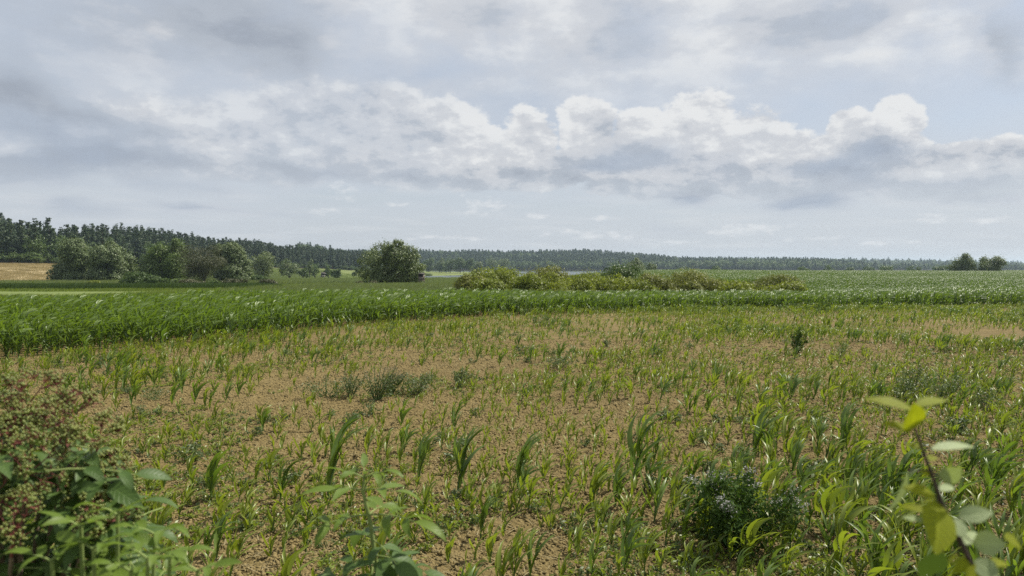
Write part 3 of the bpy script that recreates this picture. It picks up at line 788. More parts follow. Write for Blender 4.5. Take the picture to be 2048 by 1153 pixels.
single_tree('willow_tree', 'pale rounded willow with billowing crown at the right end of the left tree group', 424, 506, 486, 568, GL + 6, 'silver', 207, aspect=1.5, cl=900, lf=40, spread=.21, shell=.65, size=.37,
    custom=[(.05, .80, .36, .2), (-.3, .74, .34, .2), (.3, .68, .36, .22), (.5, .48, .38, .24), (-.4, .5, .4, .26), (.1, .5, .4, .28), (.68, .3, .3, .2), (.3, .26, .42, .2), (-.3, .24, .45, .2), (.6, .13, .35, .12), (0, .12, .4, .12)])
single_tree('willow_tree', 'rounded grey green tree in front of the pine forest, next after the left tree group', 497, 552, 507, 552, 330, 'willow', 208, n=9, cl=450, lf=12, size=.7)
single_tree('willow_tree', 'pale silvery bushy willow with upright shoots in front of the pine forest', 556, 602, 519, 549, 370, 'silver', 209, n=9, cl=450, lf=12, size=.6, upright=.7)
single_tree('willow_shrub', 'small low bush at the right foot of the silvery willow by the forest', 592, 620, 535, 548, 372, 'hedge', 210, n=6, cl=200, lf=10, size=.5, cat='shrub')
single_tree('slender_tree', 'slender pale birch before the dark forest above the dome bushes', 612, 626, 517, 547, 420, 'silver', 211, n=6, cl=180, lf=10, size=.6)
for k, (a, b, t, ba, Y, lab) in enumerate([(617, 643, 529, 544, 430, 'dome shaped bush below the forest, leftmost of three in the meadow'), (645, 668, 531, 544, 440, 'dome shaped bush below the forest, middle one of three in the meadow'),
        (660, 683, 537, 550, 390, 'low rounded bush in the open meadow right of the tilted hunting hide')]):
    single_tree('dome_bush', lab, a, b, t, ba, Y, 'hedge', 220 + k, n=7, cl=260, lf=11, size=.5, cat='shrub', group='dome bushes in the meadow')
single_tree('dome_bush', 'small pale bush in the meadow close to the left side of the big round willow', 704, 720, 536, 545, 430, 'hedge', 224, n=5, cl=140, lf=10, size=.5, cat='shrub')
# trees on the far bank and peninsula
for k, (a, b, t, ba, Y, mt, lab) in enumerate([
        (846, 868, 517, 546, 900, 'broad', 'dark tree on the lake shore just right of the big round willow'),
        (868, 890, 516, 544, 900, 'silver', 'pale rounded tree on the lake shore left of the dark tree clump'),
        (876, 890, 528, 545, 860, 'hedge', 'small dark bush under the pale lake shore tree'),
        (888, 912, 517, 548, 840, 'broad', 'dark broadleaf tree, left one of the clump on the green peninsula'),
        (908, 932, 515, 549, 835, 'broad', 'dark broadleaf tree, middle one of the clump on the green peninsula'),
        (928, 948, 517, 550, 840, 'broad', 'dark broadleaf tree, right one of the clump on the green peninsula'),
        (943, 966, 524, 550, 800, 'willow', 'light green tree at the right end of the peninsula clump'),
        (972, 1000, 517, 545, 950, 'silver', 'pale tree behind the golden shrubs, left of a pair'),
        (996, 1020, 518, 545, 960, 'silver', 'pale tree behind the golden shrubs, right of a pair')]):
    single_tree('shore_tree' if b - a > 15 else 'shore_bush', lab, a, b, t, ba, Y, mt, 230 + k, n=8, cl=260, lf=10, size=1.15, cat='tree' if b - a > 15 else 'shrub', base_frac=.02, sink=1.0)
single_tree('willow_tree', 'grey green tree rising behind the golden shrubs at the maize crest', 1250, 1292, 516, 546, 330, 'silver', 241, cl=520, lf=12, size=.55, sink=1.0,
    custom=[(.1, .75, .45, .2), (.3, .6, .5, .25), (-.4, .5, .45, .25), (.2, .35, .6, .3), (-.3, .25, .5, .25), (.6, .3, .4, .25), (.1, .92, .2, .1)])
single_tree('willow_tree', 'small grey green tree close right of the taller one at the maize crest', 1292, 1313, 527, 546, 335, 'silver', 242, n=6, cl=240, lf=11, size=.5, sink=1.0)
for k, (a, b, t, lab, c) in enumerate([
        (1898, 1953, 506, 'taller wind bent bushy tree on the crest at far right', [(0, .8, .25, .2), (.1, .62, .4, .25), (-.35, .5, .42, .25), (.45, .5, .42, .25), (-.65, .25, .35, .22), (.1, .3, .6, .28), (.7, .28, .3, .2), (-.1, .12, .6, .14)]),
        (1954, 2008, 514, 'lower wind bent bushy tree on the crest, rightmost of the two', [(-.35, .72, .3, .22), (.2, .7, .36, .25), (.55, .6, .34, .26), (-.6, .4, .32, .26), (0, .4, .5, .3), (.7, .3, .3, .25), (-.3, .2, .5, .2)])]):
    single_tree('bushy_tree', lab, a, b, t, 545, 255, 'silver', 250 + k, cl=620, lf=13, size=.42, custom=c, upright=.3)
for k, (a, b) in enumerate([(1642, 1668), (1690, 1712), (1720, 1748), (1758, 1790), (1806, 1832), (1832, 1846), (1868, 1890), (1590, 1618), (1350, 1384), (1420, 1450)]):
    lab = 'low hedgerow tree far off along the maize crest, before the wooded ridge'
    single_tree('hedgerow_tree', lab, a, b, 532 + (k % 3), 545, 520 + 20 * (k % 3), 'broad', 260 + k, n=6, cl=180, lf=10, size=.8, group='hedgerow trees along the crest', sink=2)

# --- golden shrubs in the hollow behind the tall maize
for k, (a, b, t, Y, mt, lab) in enumerate([
        (916, 968, 553, 74, 'golden_dull', 'dark olive shrub at the left tip of the golden thicket, low on the ground'),
        (930, 985, 541, 82, 'golden', 'golden shrub second from the left in the thicket, rising to a soft hump'),
        (965, 1030, 543, 76, 'golden', 'wide golden shrub with tall shoots in the left part of the thicket'),
        (985, 1050, 538, 88, 'golden', 'golden shrub behind the wide one, in the left part of the thicket'),
        (1010, 1090, 551, 72, 'golden', 'low front golden shrub spilling to the maize below the tallest hump'),
        (1056, 1142, 531, 92, 'golden_dull', 'tallest hump of the golden thicket, olive topped'),
        (1085, 1160, 548, 74, 'golden', 'bright golden front shrub right of the thicket middle'),
        (1140, 1205, 545, 82, 'golden', 'golden shrub with a low saddle left of the round green dome'),
        (1205, 1276, 532, 96, 'hedge', 'round green dome shaped shrub standing above the thicket'),
        (1160, 1240, 556, 72, 'golden', 'low golden shrub in front of the round green dome'),
        (1215, 1300, 553, 76, 'golden', 'golden shrub right below the round green dome'),
        (1270, 1350, 551, 80, 'golden_dull', 'brownish twiggy shrub right of the green dome'),
        (1330, 1420, 546, 88, 'golden_dull', 'brownish thin shrub with golden top, in the right part of the thicket'),
        (1370, 1450, 552, 78, 'golden_dull', 'grey brown sparse shrub with bare twigs near the right end'),
        (1435, 1510, 565, 74, 'golden', 'low golden shrub in a gap near the right end of the thicket'),
        (1490, 1592, 553, 84, 'golden_dull', 'olive spreading shrub at the right tip of the thicket'),
        (950, 1010, 562, 70, 'golden', 'low front shrub at the foot of the left part of the thicket'),
        (1120, 1180, 560, 69, 'golden', 'low front shrub at the foot of the thicket middle'),
        (1255, 1330, 566, 69, 'golden', 'low front shrub at the foot of the thicket below the brownish twigs'),
        (1340, 1410, 566, 70, 'golden_dull', 'low front shrub at the foot of the thin brownish shrub'),
        (1400, 1480, 562, 80, 'golden', 'golden green shrub filling the dip near the right end of the thicket'),
        (1530, 1600, 566, 76, 'golden', 'last low shrub where the thicket meets the right-hand maize')]):
    single_tree('golden_shrub', lab, a - 10, b + 10, t - 2, 590, Y, mt, 300 + k, n=14, cl=520, lf=17, size=.26, base_frac=0.0, lob=.45, upright=.95, spread=.30, aspect=2.6, cat='shrub', group='golden shrubs behind the maize', low=-.3)
# --- bushes at the foot of the left tree group
for k, (a, b, t, Y, mt, lab) in enumerate([
        (236, 304, 545, 165, 'hedge', 'broad green bush at the foot of the left trees, below the small silver willow'),
        (283, 332, 553, 158, 'hedge', 'green bush below the poplar, right of the broad one'),
        (322, 372, 558, 150, 'broad', 'dark low bush at the foot of the half bare tree'),
        (362, 412, 559, 150, 'dull', 'olive low bush under the drooping twigs of the half bare tree'),
        (405, 445, 561, 150, 'hedge', 'small green bush left of the billowing willow foot'),
        (440, 500, 559, 152, 'dull', 'olive brown low bush under the billowing pale willow'),
        (500, 538, 552, 210, 'hedge', 'green bush to the right of the billowing pale willow, by the reeds'),
        (520, 556, 560, 160, 'dull', 'brownish small bush among the reeds right of the left tree group'),
        (706, 734, 564, 140, 'dull', 'brownish bush at the left foot of the big round willow'),
        (736, 756, 563, 138, 'dull', 'small brownish bush under the left side of the big round willow'),
        (179, 201, 562, 150, 'golden', 'tiny yellow green bush in front of the dark willows')]):
    single_tree('low_bush', lab, a, b, t, 580, Y, mt, 340 + k, n=8, cl=330, lf=13, size=.36, base_frac=0.0, lob=.45, upright=.5, cat='shrub', group='low bushes before the trees', low=-.3)

# --- hunting hides
def hide(label, loc, h, w, lean, rz, boards):
    root = link('hunting_hide', None, None, loc, (lean, lean * .8, rz)); tag(root, label, 'hunting hide')
    fl = h * .58
    for sx in (-1, 1):
        for sy in (-1, 1):
            v, f = tube([[sx * w * .75, sy * w * .75, -.3], [sx * w * .5, sy * w * .5, fl]], [.07, .06], 6); mb = MB(); mb.add(v, f); link('leg', mb.mesh('leg', M['wood']), root)
    for sy in (-1, 1):
        mb = MB(); mb.add(*tube([[-w * .7, sy * w * .66, fl * .25], [w * .6, sy * w * .6, fl * .75]], [.04, .04], 5)); link('brace', mb.mesh('brace', M['wood']), root)
    mb = MB(); mb.add(*box((0, 0, fl + .05), (w * 1.15, w * 1.15, .1))); link('platform', mb.mesh('platform', M['wood']), root)
    ch = h - fl - .25
    for nm, c, s in (('side_wall', (-w * .5, 0, 0), (.04, w, 1)), ('side_wall', (w * .5, 0, 0), (.04, w, 1)), ('back_wall', (0, w * .5, 0), (w * .94, .04, 1)), ('front_wall', (0, -w * .5, 0), (w * .94, .04, .55))):
        hh = ch * s[2]; mb = MB(); mb.add(*box((c[0], c[1], fl + .1 + hh / 2), (s[0], s[1], hh))); link(nm, mb.mesh(nm, M[boards if nm != 'front_wall' or boards == 'wood' else 'pale_board']), root)
    c, s = math.cos(.16), math.sin(.16)
    mb = MB(); mb.add(*box((0, 0, h - .06), (w * 1.35, w * 1.35, .06), [[1, 0, 0], [0, c, -s], [0, s, c]])); link('roof', mb.mesh('roof', M['dark_board']), root)
    ld = MB()
    for sx in (-.2, .2): ld.add(*tube([[sx, -w * 1.3, -.2], [sx, -w * .55, fl + .2]], [.04, .035], 5))
    for q in range(6):
        t = (q + .7) / 6.5; ld.add(*tube([[-.26, -w * 1.3 + w * .75 * t, fl * t], [.26, -w * 1.3 + w * .75 * t, fl * t]], [.025, .025], 5))
    link('ladder', ld.mesh('ladder', M['wood']), root)
    return root
hide('tilted wooden hunting hide on stilts standing in the reed meadow', (px(644, 330), 330, float(ground(px(644, 330), 330)) - .4), 4.6, 1.6, .14, .5, 'dark_board')
hide('grey wooden hunting hide beside the right foot of the big round willow', (px(843, 141), 141, float(ground(px(843, 141), 141)) - .4), 3.5, .95, 0.0, -.2, 'wood')

# --- reeds and grass of the meadow
def blade_clump(seed, n, h, w, spread, mat, lean=.25, nseg=3):
    r = np.random.RandomState(seed); mb = MB()
    for k in range(n):
        a = r.rand() * 6.28; b = np.array([r.normal() * spread, r.normal() * spread, -.03])
        hh = h * (.6 + .6 * r.rand()); d = np.array([math.cos(a), math.sin(a), 0]) * lean * r.rand() + np.array([lean * .8, 0, 0])
        t = np.linspace(0, 1, nseg + 1)[:, None]
        c = b + np.array([0, 0, 1]) * hh * t * (1 - .12 * t) + d * hh * t ** 2
        a2 = r.rand() * 6.28; sd = np.repeat(np.array([[math.cos(a2), math.sin(a2), 0]]), nseg + 1, 0)
        wd = w * np.array([.8, 1, .75, .08] if nseg == 3 else np.linspace(1, .1, nseg + 1))
        V = np.stack([c - sd * wd[:, None] * .5, c + sd * wd[:, None] * .5], 1).reshape(-1, 3); i = np.arange(nseg) * 2
        mb.add(V, np.stack([i, i + 1, i + 3, i + 2], -1))
    return mb.mesh('blades', M[mat])
def meadow_cover():
    r = np.random.RandomState(77); n = 30000
    Y = 62 + (640 - 62) * r.rand(n) ** 1.25; X = (r.rand(n) * 1.14 - .80) * Y
    keep = (Y > maize_far(X) + 2) & (X < right_edge(np.minimum(Y, 289)) - 2) & (in_lake(X, Y) < .05)
    wheat = (X < -.61 * Y) & (Y > 193 + 0.4 * (X + 140)) & (Y < 345); keep &= ~wheat & ~((X < -200) & (Y > 330))
    pale = (Y > 64) & (Y < 91) & (X < -40); keep &= ~pale
    X, Y = X[keep], Y[keep]; z = ground(X, Y)
    reedy = fbm(X / 45, Y / 80, 8) + .12 * S(150, 260, Y) - .15 * S(330, 420, Y)
    m = reedy > .50
    f = [blade_clump(1, 60, 1.7, .05, .75, 'reed'), blade_clump(2, 60, 1.9, .05, .8, 'reed')]
    g = [blade_clump(3, 60, .55, .045, .8, 'grass'), blade_clump(4, 60, .7, .04, .8, 'grass')]
    sc = np.interp(Y, [60, 200, 640], [.8, 1.1, 1.7])
    k = m; scatter('reeds', np.stack([X[k], Y[k], z[k]], 1), r.normal(size=k.sum()) * .4, np.stack([sc[k] * 1.5, sc[k] * 1.5, np.interp(Y[k], [60, 250, 400, 640], [.6, .9, .7, .45])], 1), r.randint(0, 2, k.sum()), f, 'grey green reeds in the marshy meadow')
    k = ~m; scatter('meadow_grass', np.stack([X[k], Y[k], z[k]], 1), r.normal(size=k.sum()) * .4, np.stack([sc[k] * 1.5, sc[k] * 1.5, np.interp(Y[k], [60, 250, 400, 640], [.7, .9, .8, .8])], 1), r.randint(0, 2, k.sum()), g, 'rough grass of the meadow')
    # band of a taller green crop across the far left, and dry grass below the grain
    n = 2600; Y = r.uniform(97, 116, n); X = r.uniform(-100, -38, n); keep = Y > 97 + (X + 60) * .06
    X, Y = X[keep], Y[keep]
    h = [blade_clump(5, 50, 1.0, .06, .5, 'hedge'), blade_clump(6, 50, 1.1, .06, .5, 'hedge')]
    scatter('green_crop', np.stack([X, Y, ground(X, Y)], 1), r.rand(len(X)), r.uniform(.8, 1.2, len(X)), r.randint(0, 2, len(X)), h, 'band of tall green grass crossing behind the pale strip on the left')
    n = 1500; Y = r.uniform(172, 206, n); X = r.uniform(-165, -92, n)
    k_ = X < -.56 * Y; X, Y = X[k_], Y[k_]; n = len(X)
    d = [blade_clump(8, 40, .9, .05, .8, 'drygrass'), blade_clump(9, 40, .8, .05, .8, 'drygrass')]
    scatter('dry_grass', np.stack([X, Y, ground(X, Y)], 1), r.rand(n), r.uniform(.8, 1.3, n), r.randint(0, 2, n), d, 'dry tawny grass along the foot of the grain field')
    n = 5000; Y = r.uniform(196, 345, n); X = r.uniform(-260, -96, n); keep = (X < -.615 * Y) & (Y > 198 + 0.4 * (X + 140)) & (Y < 341 + 0.35 * (X + 235)); X, Y = X[keep], Y[keep]
    wv = [blade_clump(18, 60, .7, .045, 1.0, 'wheat', .1), blade_clump(19, 60, .65, .045, 1.0, 'wheat', .1)]
    scatter('ripe_grain', np.stack([X, Y, ground(X, Y)], 1), r.rand(len(X)) * 6.28, r.uniform(.9, 1.3, len(X)), r.randint(0, 2, len(X)), wv, 'ripe straw coloured grain on the slope at far left')
    # dark reed edge along the lake channel
    n = 1400; X = r.uniform(-120, 20, n); Y = 700 + r.uniform(-9, 9, n); k = in_lake(X, Y) < .95
    scatter('shore_reeds', np.stack([X[k], Y[k], np.maximum(ground(X[k], Y[k]), LAKE_Z)], 1), r.rand(k.sum()), 1.6 * np.ones(k.sum()), r.randint(0, 2, k.sum()), f, 'reed fringe on the peninsula shore')
meadow_cover()

# ------------------------------------------------------------------ maize
def maize_leaf(r, p, az, L, W, elev, wind, sag, n=7):
    d = np.array([math.cos(az) * math.cos(elev), math.sin(az) * math.cos(elev), math.sin(elev)])
    c = [np.array(p, float)]; st = L / (n - 1); D = [d]
    for k in range(n - 1):
        c.append(c[-1] + d * st)
        d = norm(d + np.array([wind, wind * .15, -sag]) * (.35 + .9 * k / n) * .5 + r.normal(size=3) * .03); D.append(d)
    c = np.array(c); D = np.array(D)
    sd = norm(np.cross(D, np.array([0, 0, 1.0]) + .25 * r.normal(size=3))); up = norm(np.cross(sd, D))
    tw = np.linspace(0, 1, n)[:, None] * r.normal() * .7
    sd2 = sd * np.cos(tw) + up * np.sin(tw); up2 = np.cross(sd2, D)
    t = np.linspace(0, 1, n); w = W * np.minimum(1, .45 + 2.4 * t) * (1 - t ** 2.2) + .002
    return strip(c, w, sd2, up2, .35)
def maize_plant(seed, h, nl, L, W, wind=.5, sag=.45, elev=1.05, lean=.12):
    """returns stalk and list of leaves, each as (vertices, quads)"""
    r = np.random.RandomState(seed)
    t = np.linspace(0, 1, 5)[:, None]
    path = np.concatenate([lean * h * t ** 2 * (1 + .3 * r.normal()), .05 * h * r.normal() * t ** 2, h * t - .03], 1)
    stalk = tube(path, W * .16 * (1.2 - .8 * t[:, 0]) + .002, 5)
    leaves = []; a0 = r.rand() * 6.28
    for k in range(nl):
        f = .12 + .86 * k / (nl - 1); p = np.array([np.interp(f, t[:, 0], path[:, q]) for q in range(3)])
        az = a0 + math.pi * (k % 2) + r.normal() * .35
        ll = L * (.55 + .75 * math.sin(math.pi * min(1, .18 + .72 * f))) * (.85 + .3 * r.rand())
        leaves.append(maize_leaf(r, p, az, ll, W * (.75 + .4 * r.rand()) * (.6 + .5 * math.sin(math.pi * (.15 + .7 * f))), elev + .25 * f + r.normal() * .12, wind * (.6 + .7 * f), sag * (.7 + .6 * r.rand())))
    return stalk, leaves
def whole(plant, mats, name='maize_plant'):
    mb = MB(); mb.add(*plant[0], 1)
    for l in plant[1]: mb.add(*l, 0)
    return mb.mesh(name, mats)

TALL = [maize_plant(500 + k, 1.12, 9, .80, .135, .52, .80) for k in range(8)]
for k_, p_ in enumerate(TALL):       # leaf tips at one metre: instances scale to their height
    top_ = max(l[0][:, 2].max() for l in p_[1]); TALL[k_] = ((p_[0][0] / top_, p_[0][1]), [(l[0] / top_, l[1]) for l in p_[1]])
tall_meshes = [whole(p, [M['maize'], M['stalk']]) for p in TALL]
def field_clump(seed, n, area):
    r = np.random.RandomState(seed); mb = MB()
    for k in range(n):
        p = TALL[r.randint(len(TALL))]; off = np.array([r.uniform(-area, area), r.uniform(-area, area), 0]); s = r.uniform(.85, 1.12)
        a = r.normal() * .35; ca, sa = math.cos(a), math.sin(a); Rm = np.array([[ca, -sa, 0], [sa, ca, 0], [0, 0, 1]])
        for l in p[1][3:]: mb.add((l[0] * s) @ Rm.T + off, l[1], 0)
    return mb.mesh('maize_clump', [M['maize']])

def tall_maize():
    r = np.random.RandomState(55); P = []
    # rows run with the field edge, 0.72 m apart
    th = R(17); c, s = math.cos(th), math.sin(th)
    for v in np.arange(-30, 95, .72):
        for u in np.arange(-75, 90, .23):
            x = u * c - v * s + 0; y = u * s + v * c
            P.append((x, y))
    P = np.array(P) + r.normal(size=(len(P), 2)) * .06
    X, Y = P[:, 0], P[:, 1]
    m = (Y > maize_near(X) + (vnoise(X * .9, Y * .9, 3) - .5) * 1.2) & (Y < maize_far(X)) & (np.abs(X) < .80 * Y + 3) & (Y > 8)
    X, Y = X[m], Y[m]; n = len(X); d = Y - maize_near(X)
    sc = (.98 + .26 * fbm(X / 4, Y / 4, 6) + .12 * S(0, 5, d)) * r.uniform(.86, 1.14, n)
    scatter('tall_maize', np.stack([X, Y, ground(X, Y)], 1), r.normal(size=n) * .4, sc, r.randint(0, 8, n), tall_meshes, 'dense stand of tall dark green maize behind the patchy field, leaves blown to the right')
    # the field on the right that climbs to the crest
    cl = [field_clump(60 + k, 34, 1.25) for k in range(4)]
    P = []
    y = 62.0
    while y < 292:
        st = np.interp(y, [60, 120, 290], [1.7, 1.9, 2.6])
        for x in np.arange(24, .80 * y + 6, st): P.append((x + r.uniform(-.5, .5), y + r.uniform(-.5, .5)))
        y += st
    P = np.array(P); X, Y = P[:, 0], P[:, 1]
    m = (X > right_edge(Y)) & (Y > maize_far(X) + 2.0); X, Y = X[m], Y[m]; n = len(X)
    sc = 1.0 + .4 * fbm(X / 18, Y / 30, 16); sxy = np.interp(Y, [60, 290], [1.0, 1.25])
    scatter('crest_maize', np.stack([X, Y, ground(X, Y)], 1), r.normal(size=n) * .3, np.stack([sxy, sxy, sc], 1), r.randint(0, 4, n), cl, 'further maize rising to the crest on the right')
tall_maize()

# stunted young maize in the bare foreground field
YOUNG = [maize_plant(600 + k, .20 + .03 * (k % 4), 6, .28, .042, .58, .48, 1.05, .24) for k in range(8)]
MID = [maize_plant(640 + k, .38 + .03 * (k % 3), 7, .42, .064, .70, .42, 1.12, .28) for k in range(6)]
young_meshes = [whole(p, [M['maize_young'], M['stalk']]) for p in YOUNG] + [whole(p, [M['maize'] if k % 2 else M['maize_young'], M['stalk']]) for k, p in enumerate(MID)]
leaf_mesh_cache = {}
def unit_height(plants):
    for k_, p_ in enumerate(plants):
        top_ = max(l[0][:, 2].max() for l in p_[1]); plants[k_] = ((p_[0][0] / top_, p_[0][1]), [(l[0] / top_, l[1]) for l in p_[1]])
def parts_of(kind, k):
    key = (kind, k)
    if key not in leaf_mesh_cache:
        p = (YOUNG if kind == 'young' else MID if kind == 'mid' else BIG)[k]
        lm = M['maize'] if (kind == 'big' or (kind == 'mid' and k % 2)) else M['maize_young']
        a = MB(); a.add(*p[0]); ls = []
        for l in p[1]: b = MB(); b.add(*l); ls.append(b.mesh('maize_leaf', lm))
        leaf_mesh_cache[key] = (a.mesh('maize_stalk', M['stalk']), ls)
    return leaf_mesh_cache[key]
BIG = [maize_plant(700 + k, .60, 8, .66, .095, .75, .22, 1.25, .28) for k in range(6)]
unit_height(BIG)
def maize_obj(kind, k, loc, rz, sc, label, group, parts=True):
    if parts:
        st, ls = parts_of(kind, k); root = link('maize_plant', st, None, loc, (0, 0, rz), sc)
        for l in ls: link('leaf', l, root)
    else:
        root = link('maize_plant', young_meshes[k if kind == 'young' else 8 + k], None, loc, (0, 0, rz), sc)
    return tag(root, label, 'maize plant', group)

def young_maize():
    r = np.random.RandomState(66); P = []
    th = R(12); c, s = math.cos(th), math.sin(th)
    for v in np.arange(2, 70, .62):
        for u in np.arange(-45, 60, .165):
            P.append((u * c - v * s, u * s + v * c))
    P = np.array(P) + r.normal(size=(len(P), 2)) * np.array([.05, .055]); X, Y = P[:, 0], P[:, 1]
    m = (Y > 5.6) & (np.abs(X) < .76 * Y + 1.5) & (Y < maize_near(X) + .6)
    X, Y = X[m], Y[m]
    dens = fbm(X / 5.0 + 3, Y / 5.0, 13, 4)
    edge = maize_near(X) - Y
    # thick in the foreground and along the tall stand, thin across the middle
    p = np.interp(Y, [5, 8, 11, 15, 22, 30, 60], [.92, .84, .70, .56, .44, .52, .62]) + (dens - .5) * np.interp(Y, [6, 14], [.8, 1.7]) + .35 * np.exp(-(edge / 4.0) ** 2)
    keep = r.rand(len(X)) < p; X, Y, dens, edge = X[keep], Y[keep], dens[keep], edge[keep]
    n = len(X); z = ground(X, Y)
    vig = fbm(X / 2.2, Y / 2.2, 23, 3) + r.normal(size=n) * .10 + .25 * (1 - S(7, 12, Y)) + .06 * np.exp(-(edge / 2.5) ** 2)
    mid = vig > .66
    sc = np.clip(.55 + 1.1 * (vig - .28), .5, 1.3) * r.uniform(.8, 1.15, n); sc[mid] *= .72
    idx = np.where(mid, r.randint(0, 6, n), r.randint(0, 8, n)); rz = r.normal(size=n) * .9
    size = sc * np.where(mid, .75, .42) / np.hypot(X, Y); vis = (Y > 6.9) & (np.abs(X) < .72 * Y)
    order = np.argsort(-size * vis)
    ind = order[:278]
    for q, k in enumerate(ind):
        md = bool(mid[k])
        maize_obj('mid' if md else 'young', int(idx[k]), (X[k], Y[k], z[k]), rz[k], sc[k],
                  'half grown maize plant with leaves blown to the right in the foreground rows' if md else 'small yellow green stunted maize plant in the foreground rows',
                  'half grown maize in the foreground' if md else 'stunted young maize in the foreground', q < 110)
    rest = order[278:]
    scatter('young_maize', np.stack([X[rest], Y[rest], z[rest]], 1), rz[rest], sc[rest], np.where(mid[rest], 8 + idx[rest], idx[rest]), young_meshes, 'stunted young maize scattered in rows over the patchy field')
young_maize()

# the few big plants that stand out: photo column, photo row of the foot, row of the tip
for k, (c, f, t, lab) in enumerate([
        (415, 1005, 905, 'dark bushy wind bent maize plant standing alone, right of the elder bush'),
        (652, 1005, 852, 'tall slender wind bent maize plant above the leafy elder shoot'),
        (835, 975, 872, 'tall maize plant with a drooping top, right of the leafy elder shoot'),
        (915, 990, 872, 'wind bent tall maize plant just right of the drooping one'),
        (1035, 990, 880, 'broad leafed maize plant in the middle of the foreground'),
        (1270, 960, 838, 'tall maize plant with one upright leaf, right of the middle'),
        (1310, 930, 870, 'leafy maize plant close right of the one with the upright leaf'),
        (1510, 930, 828, 'dark tall maize plant bent to the right behind the flowering dark weed'),
        (1688, 925, 812, 'tall dark maize plant left of the blurred sapling tip'),
        (1795, 1030, 912, 'maize plant half hidden behind the blurred sapling stem'),
        (960, 1085, 1000, 'bright green maize plant with a broad leaf, lower middle'),
        (1195, 1000, 935, 'upright maize plant between the lower middle and the dark weed'),
        (1930, 960, 880, 'maize plant to the right of the blurred sapling tip'),
        (1060, 1170, 1085, 'large maize plant cut by the bottom edge at the lower middle'),
        (1480, 1180, 1110, 'large maize plant at the bottom edge below the flowering dark weed'),
        (555, 1010, 925, 'maize plant between the lone bushy one and the tall slender one')]):
    Y = EYE * F / (f - HOR); X = px(c, Y); hh = (f - t) / F * Y
    maize_obj('big', k % 6, (X, Y, float(ground(X, Y))), (k * 1.3 % 1.0) - .5, hh * 1.12, lab, 'tall maize plants in the foreground')

# ------------------------------------------------------------------ weeds
def weed_mesh(seed, h, w, n, size, mats, plume=0.0, stems=7, leafy=1.0):
    """bushy weed: branching stems with many small leaves, optional pale plume at the tips"""
    r = np.random.RandomState(seed); mb = MB(); tips = []
    for k in range(stems):
        a = r.rand() * 6.28; q = r.rand() ** .6; e = np.array([math.cos(a) * w * q + .1 * h, math.sin(a) * w * q, h * (1 - .45 * q ** 2) * (.8 + .25 * r.rand())])
        b = e * np.array([.15, .15, 0]); t = np.linspace(0, 1, 5)[:, None]; path = b * (1 - t) + e * t + np.array([0, 0, 1]) * (t * (1 - t)) * .2 * h
        mb.add(*tube(path, .006 * h / .5 * (1 - .7 * t[:, 0]) + .001, 4), 1); tips.append(path)
    m = int(n * leafy); st = r.randint(0, stems, m); u = .1 + .9 * r.rand(m) ** .8
    P = np.array([[np.interp(uu, np.linspace(0, 1, 5), tips[s_][:, q]) for q in range(3)] for s_, uu in zip(st, u)])
    P += r.normal(size=(m, 3)) * w * .22 * np.array([1, 1, .6]) * (1.15 - u)[:, None]; P[:, 2] = np.maximum(P[:, 2], .01)
    rr_ = r.rand(m) * .15
    d = norm(r.normal(size=(m, 3)) + np.array([.4, 0, .35])); nn = norm(r.normal(size=(m, 3)) + [0, 0, .9]); ax = norm(d - nn * (d * nn).sum(1, keepdims=True)); sd = np.cross(nn, ax)
    L = size * (.5 + .9 * r.rand(m, 1))
    if plume: L = np.where((np.argsort(np.argsort(-(u + rr_))) < int(m * plume))[:, None], L * .42, L)
    W = L * .42
    V = np.stack([P, P + ax * L * .5 + sd * W * .5, P + ax * L, P + ax * L * .5 - sd * W * .5], 1).reshape(-1, 3)
    slot = np.zeros(m, int)
    if plume:
        k = int(m * plume); sel = np.argsort(-(u + rr_))[:k]; slot[sel] = 2
    for s_ in (0, 2):
        q = np.where(slot == s_)[0]
        if len(q): mb.add(V.reshape(m, 4, 3)[q].reshape(-1, 3), np.arange(4 * len(q)).reshape(-1, 4), s_)
    return mb
def weed_thing(name, label, c, f, t, w_px, seed, n, size, mats, plume=0.0, stems=9, group=None):
    Y = EYE * F / (f - HOR); X = px(c, Y); h = (f - t) / F * Y; w = w_px / 2 / F * Y
    mb = weed_mesh(seed, h, w, n, size, mats, plume, stems)
    sp = [(0, 'leaves'), (1, 'stems'), (2, 'flower_heads')]; root = link(name, None, None, (X, Y, float(ground(X, Y)))); root.empty_display_size = .1
    tag(root, label, 'weed', group)
    for s_, nm in sp:
        sub = MB()
        for v, fc, mi, base in zip(mb.v, mb.f, mb.mi, np.cumsum([0] + [len(v) for v in mb.v])[:-1]):
            if mi[0] == s_: sub.add(v, fc - base)
        if sub.v:
            o = link(nm, sub.mesh(nm, mats[s_]), root)
            if s_ != 1: o['kind'] = 'stuff'
    return root
W1 = [M['weed_dark'], M['stalk'], M['flower']]; W2 = [M['weed'], M['stalk'], M['weed_grey']]; W3 = [M['weed_dark'], M['stalk'], M['weed_grey']]
weed_thing('flowering_weed', 'dark bushy weed with small pale mauve flower heads in the foreground right', 1470, 1105, 930, 270, 801, 5200, .06, W1, .16, 18)
weed_thing('flowering_weed', 'low left spur of dark weed with pale flower heads beside the big flowering weed', 1400, 1060, 975, 110, 802, 900, .05, W1, .25, 8)
